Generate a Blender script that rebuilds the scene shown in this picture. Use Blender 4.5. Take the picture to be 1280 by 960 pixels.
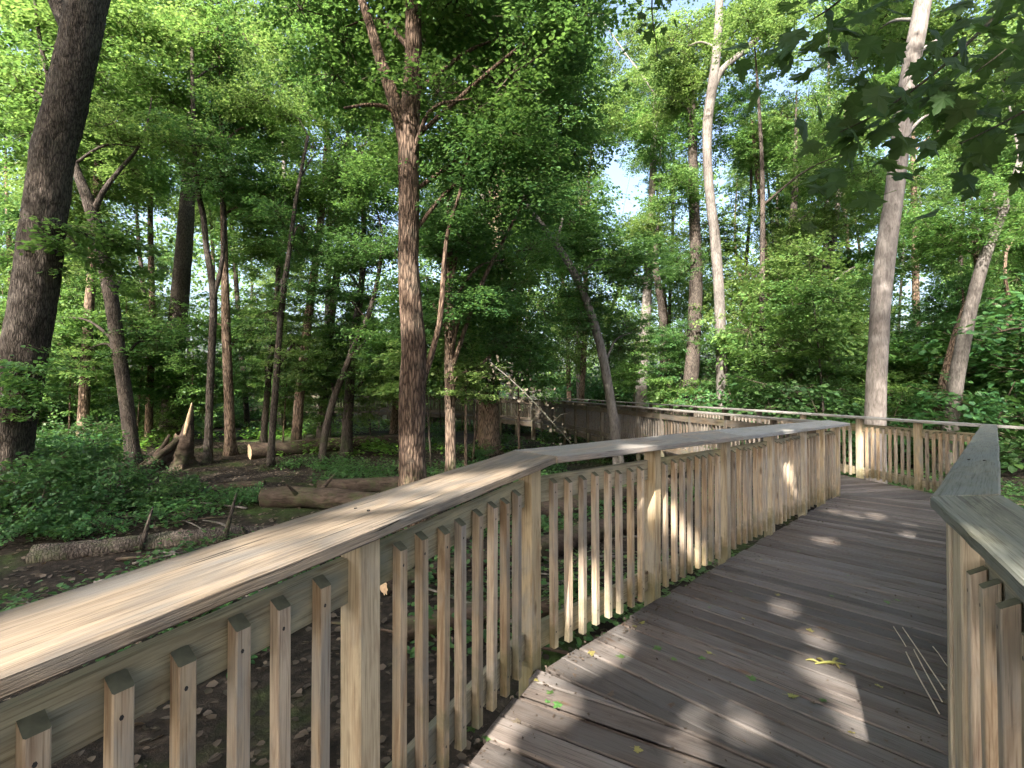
import bpy, math, random
import numpy as np
from mathutils import Vector, Matrix

for o in list(bpy.data.objects):
    bpy.data.objects.remove(o)
SC = bpy.context.scene
COL = SC.collection
R = math.radians

# ------------------------------------------------------------------ camera
FPX, W0, H0 = 600.0, 1280.0, 960.0          # focal length in photo pixels, photo size
HORIZON = 488.0
EYE = 2.30                                  # ground is z = 0
PITCH = math.atan((HORIZON - H0 / 2) / FPX)
cam = bpy.data.cameras.new('camera')
cam.sensor_width = 36.0
cam.lens = FPX / W0 * 36.0
cam.clip_start = 0.05
cam.clip_end = 2000
camo = bpy.data.objects.new('camera', cam)
COL.objects.link(camo)
camo.location = (0, 0, EYE)
camo.rotation_euler = (math.pi / 2 + PITCH, 0, 0)
SC.camera = camo

# ------------------------------------------------------------------ light
SUN_HEAD = (0.42, 0.90)                     # the way the sunlight travels, seen from above
SUN_EL = R(40)
az = math.atan2(-SUN_HEAD[0], -SUN_HEAD[1])  # compass angle of the sun itself (from +Y, clockwise)
world = bpy.data.worlds.new('World')
SC.world = world
world.use_nodes = True
wn = world.node_tree
bg = wn.nodes['Background']
sky = wn.nodes.new('ShaderNodeTexSky')
sky.sky_type = 'NISHITA'
sky.sun_disc = False
sky.sun_elevation = SUN_EL
sky.sun_rotation = az
sky.air_density = 1.0
sky.dust_density = 7.0
sky.ozone_density = 1.0
wn.links.new(sky.outputs[0], bg.inputs[0])
bg.inputs[1].default_value = 0.15
sl = bpy.data.lights.new('sun', 'SUN')
sl.energy = 5.0
sl.angle = R(0.55)
sl.color = (1.0, 0.93, 0.82)
so = bpy.data.objects.new('sun', sl)
COL.objects.link(so)
sdir = Vector((SUN_HEAD[0], SUN_HEAD[1], 0)).normalized() * math.cos(SUN_EL) - Vector((0, 0, math.sin(SUN_EL)))
so.rotation_euler = sdir.to_track_quat('-Z', 'Y').to_euler()
so.location = (-20, -40, 45)
SC.view_settings.view_transform = 'Standard'
SC.view_settings.look = 'None'
SC.view_settings.gamma = 1.0
SC.view_settings.exposure = 2.2
SC.render.engine = 'CYCLES'
cy = SC.cycles
cy.use_denoising = True
cy.max_bounces = 5
cy.diffuse_bounces = 3
cy.use_adaptive_sampling = True
cy.adaptive_threshold = 0.04
cy.glossy_bounces = 2
cy.transmission_bounces = 4
cy.transparent_max_bounces = 4
cy.sample_clamp_indirect = 6.0
cy.caustics_reflective = False
cy.caustics_refractive = False

# ------------------------------------------------------------------ helpers
rng = np.random.default_rng(11)
random.seed(11)


def pix(px, py, depth):
    """photo pixel and a distance along y -> world point"""
    a = (px - W0 / 2) / FPX
    b = -(py - H0 / 2) / FPX
    d = Vector((a, math.cos(PITCH) - b * math.sin(PITCH), math.sin(PITCH) + b * math.cos(PITCH)))
    d *= depth / d.y
    return Vector((d.x, d.y, d.z + EYE))


def hash3(i, j, k, seed):
    n = (i * 374761393 + j * 668265263 + k * 2147483647 + seed * 974634777) & 0xFFFFFFFF
    n = ((n ^ (n >> 13)) * 1274126177) & 0xFFFFFFFF
    n = n ^ (n >> 16)
    return (n & 0xFFFF) / 65535.0


def vnoise(p, seed=0):
    p = np.asarray(p, float)
    f0 = np.floor(p).astype(np.int64)
    f = p - f0
    f = f * f * (3 - 2 * f)
    r = 0
    for a in (0, 1):
        for b in (0, 1):
            for c in (0, 1):
                w = (f[:, 0] if a else 1 - f[:, 0]) * (f[:, 1] if b else 1 - f[:, 1]) * (f[:, 2] if c else 1 - f[:, 2])
                r = r + w * hash3(f0[:, 0] + a, f0[:, 1] + b, f0[:, 2] + c, seed)
    return r * 2 - 1


def mesh_np(name, verts, faces, mats, mat_idx=None, smooth=False):
    """faces: list of (m, k) int arrays"""
    me = bpy.data.meshes.new(name)
    verts = np.asarray(verts, np.float32)
    me.vertices.add(len(verts))
    me.vertices.foreach_set('co', verts.ravel())
    if isinstance(faces, np.ndarray):
        faces = [faces]
    loops = np.concatenate([f.ravel() for f in faces]).astype(np.int32)
    sizes = np.concatenate([np.full(len(f), f.shape[1], np.int32) for f in faces])
    starts = np.concatenate([[0], np.cumsum(sizes)[:-1]]).astype(np.int32)
    me.loops.add(len(loops))
    me.loops.foreach_set('vertex_index', loops)
    me.polygons.add(len(sizes))
    me.polygons.foreach_set('loop_start', starts)
    me.polygons.foreach_set('loop_total', sizes)
    if mat_idx is not None:
        me.polygons.foreach_set('material_index', np.asarray(mat_idx, np.int32))
    if smooth:
        me.polygons.foreach_set('use_smooth', np.ones(len(sizes), bool))
    for m in (mats if isinstance(mats, (list, tuple)) else [mats]):
        me.materials.append(m)
    me.update(calc_edges=True)
    me.validate()
    return me


def mesh_py(name, verts, faces, mats, mat_idx=None, smooth=False):
    me = bpy.data.meshes.new(name)
    me.from_pydata([tuple(v) for v in verts], [], faces)
    for m in (mats if isinstance(mats, (list, tuple)) else [mats]):
        me.materials.append(m)
    if mat_idx is not None:
        me.polygons.foreach_set('material_index', np.asarray(mat_idx, np.int32))
    if smooth:
        me.polygons.foreach_set('use_smooth', np.ones(len(me.polygons), bool))
    me.update()
    return me


def link(name, me, parent=None, mat=None):
    o = bpy.data.objects.new(name, me)
    COL.objects.link(o)
    if parent is not None:
        o.parent = parent
    if mat is not None:
        o.matrix_local = mat
    return o


def tag(o, label=None, cat=None, group=None, kind=None):
    if label:
        o['label'] = label
    if cat:
        o['category'] = cat
    if group:
        o['group'] = group
    if kind:
        o['kind'] = kind
    return o


def empty(name, loc, label, cat, group=None):
    o = bpy.data.objects.new(name, None)
    o.empty_display_size = 0.2
    COL.objects.link(o)
    o.location = loc
    return tag(o, label, cat, group)


def frame(origin, xa, za):
    """matrix whose X axis is xa and whose Z axis is nearest to za"""
    xa = Vector(xa).normalized()
    ya = Vector(za).cross(xa).normalized()
    z2 = xa.cross(ya)
    m = Matrix((xa, ya, z2)).transposed().to_4x4()
    m.translation = Vector(origin)
    return m


# ------------------------------------------------------------------ materials
def new_mat(name):
    m = bpy.data.materials.new(name)
    m.use_nodes = True
    nt = m.node_tree
    return m, nt, nt.nodes['Principled BSDF'], nt.nodes['Material Output']


def node(nt, t, **kw):
    n = nt.nodes.new(t)
    for k, v in kw.items():
        setattr(n, k, v)
    return n


def ramp(nt, stops, src):
    n = nt.nodes.new('ShaderNodeValToRGB')
    cr = n.color_ramp
    while len(cr.elements) < len(stops):
        cr.elements.new(0.5)
    for e, (p, c) in zip(cr.elements, stops):
        e.position = p
        e.color = c if len(c) == 4 else (*c, 1)
    nt.links.new(src, n.inputs[0])
    return n


def mixc(nt, fac, a, b, mode='MIX'):
    n = nt.nodes.new('ShaderNodeMix')
    n.data_type = 'RGBA'
    n.blend_type = mode
    for idx, v in ((0, fac), (6, a), (7, b)):
        if hasattr(v, 'is_output') or hasattr(v, 'links'):
            nt.links.new(v, n.inputs[idx])
        else:
            n.inputs[idx].default_value = v if idx == 0 else (*v, 1) if len(v) == 3 else v
    return n.outputs[2]


def noise(nt, vec, scale, detail=4, rough=0.55, dist=0.0):
    n = nt.nodes.new('ShaderNodeTexNoise')
    n.inputs['Scale'].default_value = scale
    n.inputs['Detail'].default_value = detail
    n.inputs['Roughness'].default_value = rough
    n.inputs['Distortion'].default_value = dist
    nt.links.new(vec, n.inputs['Vector'])
    return n.outputs['Fac']


def mapped(nt, vec, scale):
    n = nt.nodes.new('ShaderNodeMapping')
    n.inputs['Scale'].default_value = scale
    nt.links.new(vec, n.inputs['Vector'])
    return n.outputs[0]


def math_n(nt, op, a, b=None, c=None):
    n = nt.nodes.new('ShaderNodeMath')
    n.operation = op
    for i, v in enumerate((a, b, c)):
        if v is None:
            continue
        if isinstance(v, (int, float)):
            n.inputs[i].default_value = v
        else:
            nt.links.new(v, n.inputs[i])
    return n.outputs[0]


def wood(name, light, dark, grey, grey_amt=0.35, vary=0.35, moss=0.0, crack=0.25, bump=0.35, rough=0.8, stain=(0.05, 0.045, 0.04), stain_amt=0.3, mosscol=(0.075, 0.085, 0.03)):
    m, nt, bs, out = new_mat(name)
    tc = node(nt, 'ShaderNodeTexCoord')
    oi = node(nt, 'ShaderNodeObjectInfo')
    va = node(nt, 'ShaderNodeVectorMath', operation='MULTIPLY_ADD')
    comb = node(nt, 'ShaderNodeCombineXYZ')
    for i, k in enumerate((37.0, 11.0, 5.0)):
        nt.links.new(math_n(nt, 'MULTIPLY', oi.outputs['Random'], k), comb.inputs[i])
    va.inputs[1].default_value = (1, 1, 1)
    nt.links.new(tc.outputs['Object'], va.inputs[0])
    nt.links.new(comb.outputs[0], va.inputs[2])
    v = va.outputs[0]
    # growth-ring streaks
    g1 = noise(nt, mapped(nt, v, (1.5, 15, 15)), 2.0, 6, 0.62, 0.8)
    g2 = noise(nt, mapped(nt, v, (2.2, 110, 110)), 2.0, 3, 0.6, 0.2)
    c1 = ramp(nt, [(0.30, dark), (0.42, tuple(0.55 * x + 0.45 * y for x, y in zip(dark, light))), (0.52, light), (0.64, tuple(min(1, x * 1.12) for x in light))], g1).outputs[0]
    c2 = ramp(nt, [(0.33, (0.62, 0.59, 0.55)), (0.46, (0.97, 0.97, 0.97)), (0.66, (1.08, 1.08, 1.08))], g2).outputs[0]
    col = mixc(nt, 1.0, c1, c2, 'MULTIPLY')
    # weathered silver patches
    g3 = noise(nt, mapped(nt, v, (1.6, 5, 5)), 1.6, 5, 0.6, 0.5)
    gf = ramp(nt, [(0.62 - 0.4 * grey_amt, (0, 0, 0)), (0.82 - 0.4 * grey_amt, (1, 1, 1))], g3).outputs[0]
    gcol = mixc(nt, 1.0, grey, c2, 'MULTIPLY')
    col = mixc(nt, gf, col, gcol)
    # dark stains
    g4 = noise(nt, mapped(nt, v, (2.3, 6, 6)), 2.1, 6, 0.65, 0.8)
    sf = ramp(nt, [(0.60, (0, 0, 0)), (0.75, (stain_amt,) * 3)], g4).outputs[0]
    col = mixc(nt, sf, col, stain)
    # knots
    vo = node(nt, 'ShaderNodeTexVoronoi')
    vo.inputs['Scale'].default_value = 1.0
    nt.links.new(mapped(nt, v, (2.6, 9, 9)), vo.inputs['Vector'])
    kf = ramp(nt, [(0.05, (0.75,) * 3), (0.14, (0, 0, 0))], vo.outputs['Distance']).outputs[0]
    col = mixc(nt, kf, col, (0.09, 0.05, 0.025))
    # drying cracks
    g5 = noise(nt, mapped(nt, v, (1.1, 55, 55)), 1.7, 3, 0.5, 0.4)
    cm = noise(nt, mapped(nt, v, (1.2, 3, 3)), 1.3, 2)
    cf = math_n(nt, 'MULTIPLY', ramp(nt, [(0.62, (0, 0, 0)), (0.68, (1, 1, 1))], g5).outputs[0],
                ramp(nt, [(0.5, (0, 0, 0)), (0.62, (1, 1, 1))], cm).outputs[0])
    cf = math_n(nt, 'MULTIPLY', cf, crack * 2)
    cf.node.use_clamp = True
    col = mixc(nt, cf, col, (0.03, 0.025, 0.02))
    # whole-piece variation
    hv = node(nt, 'ShaderNodeHueSaturation')
    nt.links.new(col, hv.inputs['Color'])
    nt.links.new(math_n(nt, 'MULTIPLY_ADD', oi.outputs['Random'], vary, 1 - vary * 0.55), hv.inputs['Value'])
    r2 = math_n(nt, 'FRACT', math_n(nt, 'MULTIPLY', oi.outputs['Random'], 17.31))
    nt.links.new(math_n(nt, 'MULTIPLY_ADD', r2, 0.4, 0.75), hv.inputs['Saturation'])
    col = hv.outputs[0]
    if moss > 0:
        g6 = noise(nt, v, 7.0, 5, 0.65)
        sx = node(nt, 'ShaderNodeSeparateXYZ')
        nt.links.new(tc.outputs['Object'], sx.inputs[0])
        low = math_n(nt, 'SUBTRACT', 1.0, math_n(nt, 'MULTIPLY', sx.outputs[0], 3.2))
        mf = math_n(nt, 'MULTIPLY_ADD', low, 0.28, g6)
        mfr = ramp(nt, [(0.56, (0, 0, 0)), (0.76, (moss,) * 3)], mf).outputs[0]
        col = mixc(nt, mfr, col, mosscol)
    nt.links.new(col, bs.inputs['Base Color'])
    bs.inputs['Roughness'].default_value = rough
    bs.inputs['Specular IOR Level'].default_value = 0.25
    bsum = math_n(nt, 'SUBTRACT', math_n(nt, 'MULTIPLY_ADD', g2, 0.5, g1), math_n(nt, 'MULTIPLY', cf, 1.2))
    b = node(nt, 'ShaderNodeBump')
    b.inputs['Strength'].default_value = bump
    b.inputs['Distance'].default_value = 0.004
    nt.links.new(bsum, b.inputs['Height'])
    nt.links.new(b.outputs[0], bs.inputs['Normal'])
    return m


def bark(name, light, dark, scale=(9, 9, 1.7), bump=1.0, lichen=(0.16, 0.17, 0.14), lich=0.25, dist=0.03, cell=0.45):
    m, nt, bs, out = new_mat(name)
    tc = node(nt, 'ShaderNodeTexCoord')
    oi = node(nt, 'ShaderNodeObjectInfo')
    va = node(nt, 'ShaderNodeVectorMath', operation='ADD')
    nt.links.new(tc.outputs['Object'], va.inputs[0])
    nt.links.new(math_n(nt, 'MULTIPLY', oi.outputs['Random'], 23.0), va.inputs[1])
    v = va.outputs[0]
    n1 = noise(nt, mapped(nt, v, scale), 2.2, 6, 0.62, 0.9)
    vo = node(nt, 'ShaderNodeTexVoronoi', feature='DISTANCE_TO_EDGE')
    nt.links.new(mapped(nt, v, tuple(s * 1.6 for s in scale)), vo.inputs['Vector'])
    vo.inputs['Scale'].default_value = 1.4
    f = math_n(nt, 'MULTIPLY_ADD', ramp(nt, [(0.0, (0, 0, 0)), (0.25, (1, 1, 1))], vo.outputs['Distance']).outputs[0], cell, n1)
    c = ramp(nt, [(0.22 + cell * 0.5, tuple(x * 0.45 for x in dark)), (0.40 + cell * 0.5, dark), (0.62 + cell * 0.66, light)], f).outputs[0]
    n2 = noise(nt, v, 2.1, 6, 0.65)
    lf = ramp(nt, [(0.55, (0, 0, 0)), (0.75, (lich,) * 3)], n2).outputs[0]
    c = mixc(nt, lf, c, lichen)
    n3 = noise(nt, mapped(nt, v, (1, 1, 0.6)), 1.1, 4, 0.6, 0.5)
    c = mixc(nt, 1.0, c, ramp(nt, [(0.32, (0.55, 0.53, 0.52)), (0.5, (0.95, 0.95, 0.95)), (0.68, (1.28, 1.24, 1.2))], n3).outputs[0], 'MULTIPLY')
    sxb = node(nt, 'ShaderNodeSeparateXYZ')
    nt.links.new(tc.outputs['Object'], sxb.inputs[0])
    n4 = noise(nt, v, 3.5, 5, 0.7)
    mo = math_n(nt, 'MULTIPLY_ADD', sxb.outputs[2], -0.09, n4)
    c = mixc(nt, ramp(nt, [(0.48, (0, 0, 0)), (0.62, (0.55, 0.55, 0.55))], mo).outputs[0], c, (0.045, 0.062, 0.024))
    nt.links.new(c, bs.inputs['Base Color'])
    bs.inputs['Roughness'].default_value = 0.9
    bs.inputs['Specular IOR Level'].default_value = 0.15
    b = node(nt, 'ShaderNodeBump')
    b.inputs['Strength'].default_value = bump
    b.inputs['Distance'].default_value = dist
    nt.links.new(f, b.inputs['Height'])
    nt.links.new(b.outputs[0], bs.inputs['Normal'])
    return m


def leafmat(name, cols, trans, tf=0.42, rough=0.5, spec=0.35):
    m, nt, bs, out = new_mat(name)
    ge = node(nt, 'ShaderNodeNewGeometry')
    oi = node(nt, 'ShaderNodeObjectInfo')
    tc = node(nt, 'ShaderNodeTexCoord')
    n = len(cols)
    cr = ramp(nt, [(i / max(1, n - 1), c) for i, c in enumerate(cols)], ge.outputs['Random Per Island']).outputs[0]
    hv = node(nt, 'ShaderNodeHueSaturation')
    nt.links.new(cr, hv.inputs['Color'])
    nt.links.new(math_n(nt, 'MULTIPLY_ADD', oi.outputs['Random'], 0.035, 0.485), hv.inputs['Hue'])
    nt.links.new(math_n(nt, 'MULTIPLY_ADD', oi.outputs['Random'], 0.35, 0.85), hv.inputs['Value'])
    nt.links.new(hv.outputs[0], bs.inputs['Base Color'])
    bs.inputs['Roughness'].default_value = rough
    bs.inputs['Specular IOR Level'].default_value = spec
    tr = node(nt, 'ShaderNodeBsdfTranslucent')
    hv2 = node(nt, 'ShaderNodeHueSaturation')
    tcol = mixc(nt, 0.45, cr, trans)
    nt.links.new(tcol, hv2.inputs['Color'])
    hv2.inputs['Value'].default_value = 1.5
    nt.links.new(hv2.outputs[0], tr.inputs['Color'])
    mx = node(nt, 'ShaderNodeMixShader')
    mx.inputs[0].default_value = tf
    nt.links.new(bs.outputs[0], mx.inputs[1])
    nt.links.new(tr.outputs[0], mx.inputs[2])
    nt.links.new(mx.outputs[0], out.inputs['Surface'])
    return m


def plain(name, c, rough=0.8):
    m, nt, bs, out = new_mat(name)
    tc = node(nt, 'ShaderNodeTexCoord')
    n = noise(nt, tc.outputs['Object'], 40, 4)
    cc = ramp(nt, [(0.3, tuple(x * 0.7 for x in c)), (0.7, tuple(x * 1.2 for x in c))], n).outputs[0]
    nt.links.new(cc, bs.inputs['Base Color'])
    bs.inputs['Roughness'].default_value = rough
    return m


M = {}
M['post'] = wood('post_wood', (0.41, 0.325, 0.205), (0.27, 0.19, 0.112), (0.29, 0.26, 0.21), 0.35, 0.25, 0.55, 0.12)
M['baluster'] = wood('baluster_wood', (0.37, 0.288, 0.20), (0.22, 0.148, 0.096), (0.26, 0.23, 0.192), 0.42, 0.5, 0.45, 0.15)
M['rail'] = wood('rail_wood', (0.30, 0.255, 0.155), (0.17, 0.13, 0.075), (0.19, 0.18, 0.13), 0.45, 0.2, 0.35, 0.2)
M['cap_tan'] = wood('cap_tan', (0.20, 0.152, 0.106), (0.108, 0.076, 0.05), (0.12, 0.107, 0.095), 0.45, 0.1, 0.0, 0.7, 0.9, stain=(0.12, 0.105, 0.10), stain_amt=0.6)
M['cap_grey'] = wood('cap_grey', (0.27, 0.215, 0.17), (0.15, 0.115, 0.088), (0.19, 0.175, 0.16), 0.75, 0.1, 0.0, 0.5, 0.6)
M['cap_silver'] = wood('cap_silver', (0.25, 0.235, 0.205), (0.15, 0.14, 0.12), (0.24, 0.235, 0.225), 0.8, 0.12, 0.0, 0.3, 0.5)
M['cap_green'] = wood('cap_green', (0.15, 0.145, 0.115), (0.085, 0.085, 0.065), (0.135, 0.14, 0.125), 0.6, 0.1, 0.0, 0.25, 0.5, stain=(0.06, 0.07, 0.045), stain_amt=0.5)
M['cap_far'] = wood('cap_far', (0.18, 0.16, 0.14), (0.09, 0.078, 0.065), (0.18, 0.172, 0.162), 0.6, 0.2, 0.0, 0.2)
M['far_wood_shaded'] = wood('far_wood_shaded', (0.115, 0.09, 0.066), (0.05, 0.038, 0.028), (0.10, 0.092, 0.08), 0.45, 0.5, 0.3, 0.2)  # darker copy of the railing wood, with shade put into its colour
M['deck'] = wood('deck_wood', (0.120, 0.099, 0.087), (0.080, 0.065, 0.057), (0.130, 0.117, 0.110), 0.5, 0.75, 0.0, 0.45, 0.6, 0.75, stain=(0.035, 0.03, 0.028), stain_amt=0.6)
M['joist'] = wood('joist_wood', (0.16, 0.13, 0.09), (0.08, 0.06, 0.04), (0.10, 0.095, 0.08), 0.5, 0.2, 0.0, 0.2)
M['nail'] = plain('nail_hole', (0.015, 0.012, 0.01))
M['topmoss'] = plain('moss_film', (0.105, 0.100, 0.062), 0.95)
M['bark_brown'] = bark('bark_brown', (0.20, 0.148, 0.112), (0.085, 0.06, 0.045))
M['bark_dark'] = bark('bark_dark', (0.098, 0.083, 0.072), (0.04, 0.033, 0.029), (13, 13, 2.6), 1.0, (0.13, 0.13, 0.105), 0.25, 0.03, 0.3)
M['bark_grey'] = bark('bark_grey', (0.165, 0.153, 0.142), (0.088, 0.08, 0.074), (12, 12, 2.2), 0.7, (0.18, 0.19, 0.165), 0.4, 0.015, 0.12)
M['bark_pale'] = bark('bark_pale', (0.195, 0.18, 0.17), (0.12, 0.108, 0.10), (10, 10, 2.2), 0.5, (0.18, 0.172, 0.155), 0.5, 0.010, 0.05)
M['bark_rust'] = bark('bark_rust', (0.155, 0.110, 0.082), (0.062, 0.042, 0.031))
M['twig'] = bark('twig_bark', (0.10, 0.08, 0.06), (0.05, 0.04, 0.03), (20, 20, 4), 0.3)
M['log'] = bark('log_bark', (0.075, 0.056, 0.044), (0.036, 0.027, 0.021), (2, 7, 7), 0.7, (0.05, 0.065, 0.025), 0.7, 0.02, 0.0)
M['cutwood'] = plain('cut_wood', (0.46, 0.33, 0.21))
M['leaf_mid'] = leafmat('leaf_mid', [(0.044, 0.107, 0.032), (0.067, 0.149, 0.039), (0.090, 0.181, 0.044), (0.122, 0.207, 0.051)], (0.115, 0.195, 0.035), 0.46)
M['leaf_dark'] = leafmat('leaf_dark', [(0.032, 0.086, 0.031), (0.048, 0.118, 0.037), (0.066, 0.144, 0.040), (0.086, 0.168, 0.043)], (0.095, 0.175, 0.035), 0.44)
M['leaf_light'] = leafmat('leaf_light', [(0.071, 0.147, 0.039), (0.101, 0.184, 0.048), (0.132, 0.213, 0.057), (0.167, 0.236, 0.071)], (0.145, 0.215, 0.045), 0.48)
M['leaf_near'] = leafmat('leaf_near', [(0.034, 0.068, 0.020), (0.050, 0.090, 0.026)], (0.10, 0.17, 0.03), 0.4, 0.6, 0.2)
M['leaf_shrub'] = leafmat('leaf_shrub', [(0.026, 0.077, 0.026), (0.042, 0.108, 0.033), (0.066, 0.141, 0.037)], (0.09, 0.175, 0.03), 0.4)
M['grass'] = leafmat('grass', [(0.04, 0.10, 0.015), (0.07, 0.14, 0.02), (0.10, 0.16, 0.03)], (0.12, 0.2, 0.02), 0.35)
M['leaf_dry'] = leafmat('leaf_dry', [(0.032, 0.025, 0.019), (0.055, 0.042, 0.031), (0.105, 0.083, 0.062), (0.025, 0.02, 0.016)], (0.2, 0.12, 0.05), 0.15, 0.7)
M['leaf_yellow'] = leafmat('leaf_yellow', [(0.16, 0.18, 0.05), (0.24, 0.21, 0.07), (0.10, 0.14, 0.04)], (0.3, 0.3, 0.03), 0.2)
M['leaf_green'] = leafmat('leaf_green', [(0.045, 0.105, 0.03), (0.07, 0.135, 0.035)], (0.15, 0.25, 0.03), 0.2)
M['leaf_pale'] = leafmat('leaf_pale', [(0.096, 0.078, 0.057), (0.156, 0.132, 0.102), (0.060, 0.051, 0.036)], (0.2, 0.17, 0.1), 0.2)
M['straw'] = plain('straw', (0.55, 0.47, 0.36))


def ground_mat():
    m, nt, bs, out = new_mat('forest_floor')
    tc = node(nt, 'ShaderNodeTexCoord')
    v = tc.outputs['Object']
    a = noise(nt, v, 9, 8, 0.7)
    c = ramp(nt, [(0.3, (0.010, 0.0085, 0.007)), (0.5, (0.023, 0.0185, 0.015)), (0.66, (0.046, 0.037, 0.029)), (0.8, (0.078, 0.064, 0.052))], a).outputs[0]
    b = noise(nt, v, 0.35, 5, 0.6)
    g = noise(nt, v, 14, 5, 0.7)
    gc = ramp(nt, [(0.35, (0.018, 0.035, 0.010)), (0.65, (0.06, 0.10, 0.022))], g).outputs[0]
    f = ramp(nt, [(0.52, (0, 0, 0)), (0.62, (0.85,) * 3)], b).outputs[0]
    c = mixc(nt, f, c, gc)
    nt.links.new(c, bs.inputs['Base Color'])
    bs.inputs['Roughness'].default_value = 0.95
    bs.inputs['Specular IOR Level'].default_value = 0.1
    bp = node(nt, 'ShaderNodeBump')
    bp.inputs['Strength'].default_value = 1.0
    bp.inputs['Distance'].default_value = 0.03
    nt.links.new(a, bp.inputs['Height'])
    nt.links.new(bp.outputs[0], bs.inputs['Normal'])
    return m


M['ground'] = ground_mat()

# ------------------------------------------------------------------ ground
def gz(x, y):
    x = np.atleast_1d(np.asarray(x, float))
    y = np.atleast_1d(np.asarray(y, float))
    p = np.stack([x * 0.35, y * 0.35, np.zeros_like(x)], 1)
    p2 = np.stack([x * 1.7, y * 1.7, np.zeros_like(x)], 1)
    z = vnoise(p, 3) * 0.10 + vnoise(p2, 5) * 0.03
    return z - 0.08 * np.clip((y - 18) / 20, 0, 2)


def gz1(x, y):
    return float(gz([x], [y])[0])


ax = np.concatenate([-np.geomspace(420, 16, 34), np.linspace(-15, 15, 101), np.geomspace(16, 420, 34)])
ay = np.concatenate([-np.geomspace(300, 6, 26), np.linspace(-5, 26, 104), np.geomspace(27, 600, 40)])
gx, gy = np.meshgrid(ax, ay)
gv = np.stack([gx.ravel(), gy.ravel(), gz(gx.ravel(), gy.ravel())], 1)
nx, ny = len(ax), len(ay)
ii = (np.arange(ny - 1)[:, None] * nx + np.arange(nx - 1)[None, :]).ravel()
gf = np.stack([ii, ii + 1, ii + 1 + nx, ii + nx], 1)
tag(link('ground', mesh_np('ground', gv, gf, M['ground'], smooth=True)), kind='structure')

# ------------------------------------------------------------------ boardwalk geometry
RH = 1.12                                   # rail top above deck
U1 = Vector((0.487, 0.873)).normalized()
P2 = Vector((0.095, 2.57))
ZP2 = 0.845
LEFT = [P2 - U1 * 3.55, P2 - U1 * 2.36, P2 - U1 * 1.18, P2, Vector((1.02, 3.51)), Vector((1.96, 4.45)), Vector((2.85, 5.33)),
        Vector((3.73, 6.18)), Vector((4.36, 6.79)), Vector((4.96, 7.36))]
LZ = [ZP2 - 0.041 * 3.55, ZP2 - 0.041 * 2.36, ZP2 - 0.041 * 1.18, ZP2, 0.811, 0.777, 0.757, 0.737, 0.715, 0.690]
RA = Vector((1.44, 1.53))                    # bend of the right rail (cap centre line)
RC = Vector((6.82, 6.87))                    # far right corner
UR = Vector((0.51, 0.86))
U2 = Vector((0.71, 0.704)).normalized()
U3 = Vector((-0.22, 0.975)).normalized()
END = Vector((4.96, 7.36))


def deck_z(x, y):
    p = Vector((x, y))
    # section 1 lies behind the line P2-RA, section 3 beyond the line END-RC
    n1 = Vector((-(RA - P2).y, (RA - P2).x)).normalized()
    if n1.y < 0:
        n1 = -n1
    s1 = (p - P2).dot(n1)
    if s1 < 0:
        return ZP2 + 0.041 * s1
    s2 = (p - P2).dot(U2)
    L2 = (END - P2).dot(U2)
    t = max(0, min(1, s2 / L2))
    z = ZP2 + (0.690 - ZP2) * t
    s3 = (p - END).dot(U3)
    if s3 > 0 and y > 7.4:
        z = 0.690 + 0.012 * min(s3, 2) + 0.004 * max(0, min(s3, 14) - 2)
    return z


def clip(poly, p0, n):
    """keep the part of a 2D polygon where (p - p0).n >= 0"""
    res = []
    for i in range(len(poly)):
        a, b = poly[i], poly[(i + 1) % len(poly)]
        da, db = (a - p0).dot(n), (b - p0).dot(n)
        if da >= 0:
            res.append(a)
        if (da >= 0) != (db >= 0):
            res.append(a + (b - a) * (da / (da - db)))
    return res


def inset(poly, d):
    """shrink a convex counter-clockwise polygon"""
    res = list(poly)
    for i in range(len(poly)):
        a, b = poly[i], poly[(i + 1) % len(poly)]
        e = b - a
        if e.length < 1e-5:
            continue
        n = Vector((-e.y, e.x)).normalized()
        res = clip(res, a + n * d, n)
    return res


def area(p):
    return 0.5 * sum(p[i].x * p[(i + 1) % len(p)].y - p[(i + 1) % len(p)].x * p[i].y for i in range(len(p)))


deck = tag(bpy.data.objects.new('boardwalk', None), kind='structure')
COL.objects.link(deck)


def perp(u):
    return Vector((u.y, -u.x))                # to the right of the walking direction


def plank_mesh(poly3, th=0.038):
    """poly3: top outline in the plank frame (counter-clockwise 2D), bevelled slab"""
    top = inset(poly3, 0.007)
    if len(top) < 3:
        return None
    v, f = [], []
    n = len(poly3)
    for z, pl in ((-th, poly3), (-0.006, poly3)):
        v += [(p.x, p.y, z) for p in pl]
    k = len(top)
    v += [(p.x, p.y, 0.0) for p in top]
    f.append(list(range(n))[::-1])
    for i in range(n):
        j = (i + 1) % n
        f.append([i, j, n + j, n + i])
    f.append([2 * n + i for i in range(k)])
    if k == n:
        for i in range(n):
            j = (i + 1) % n
            f.append([n + i, n + j, 2 * n + j, 2 * n + i])
    return mesh_py('deck_plank', v, f, M['deck'])


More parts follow.
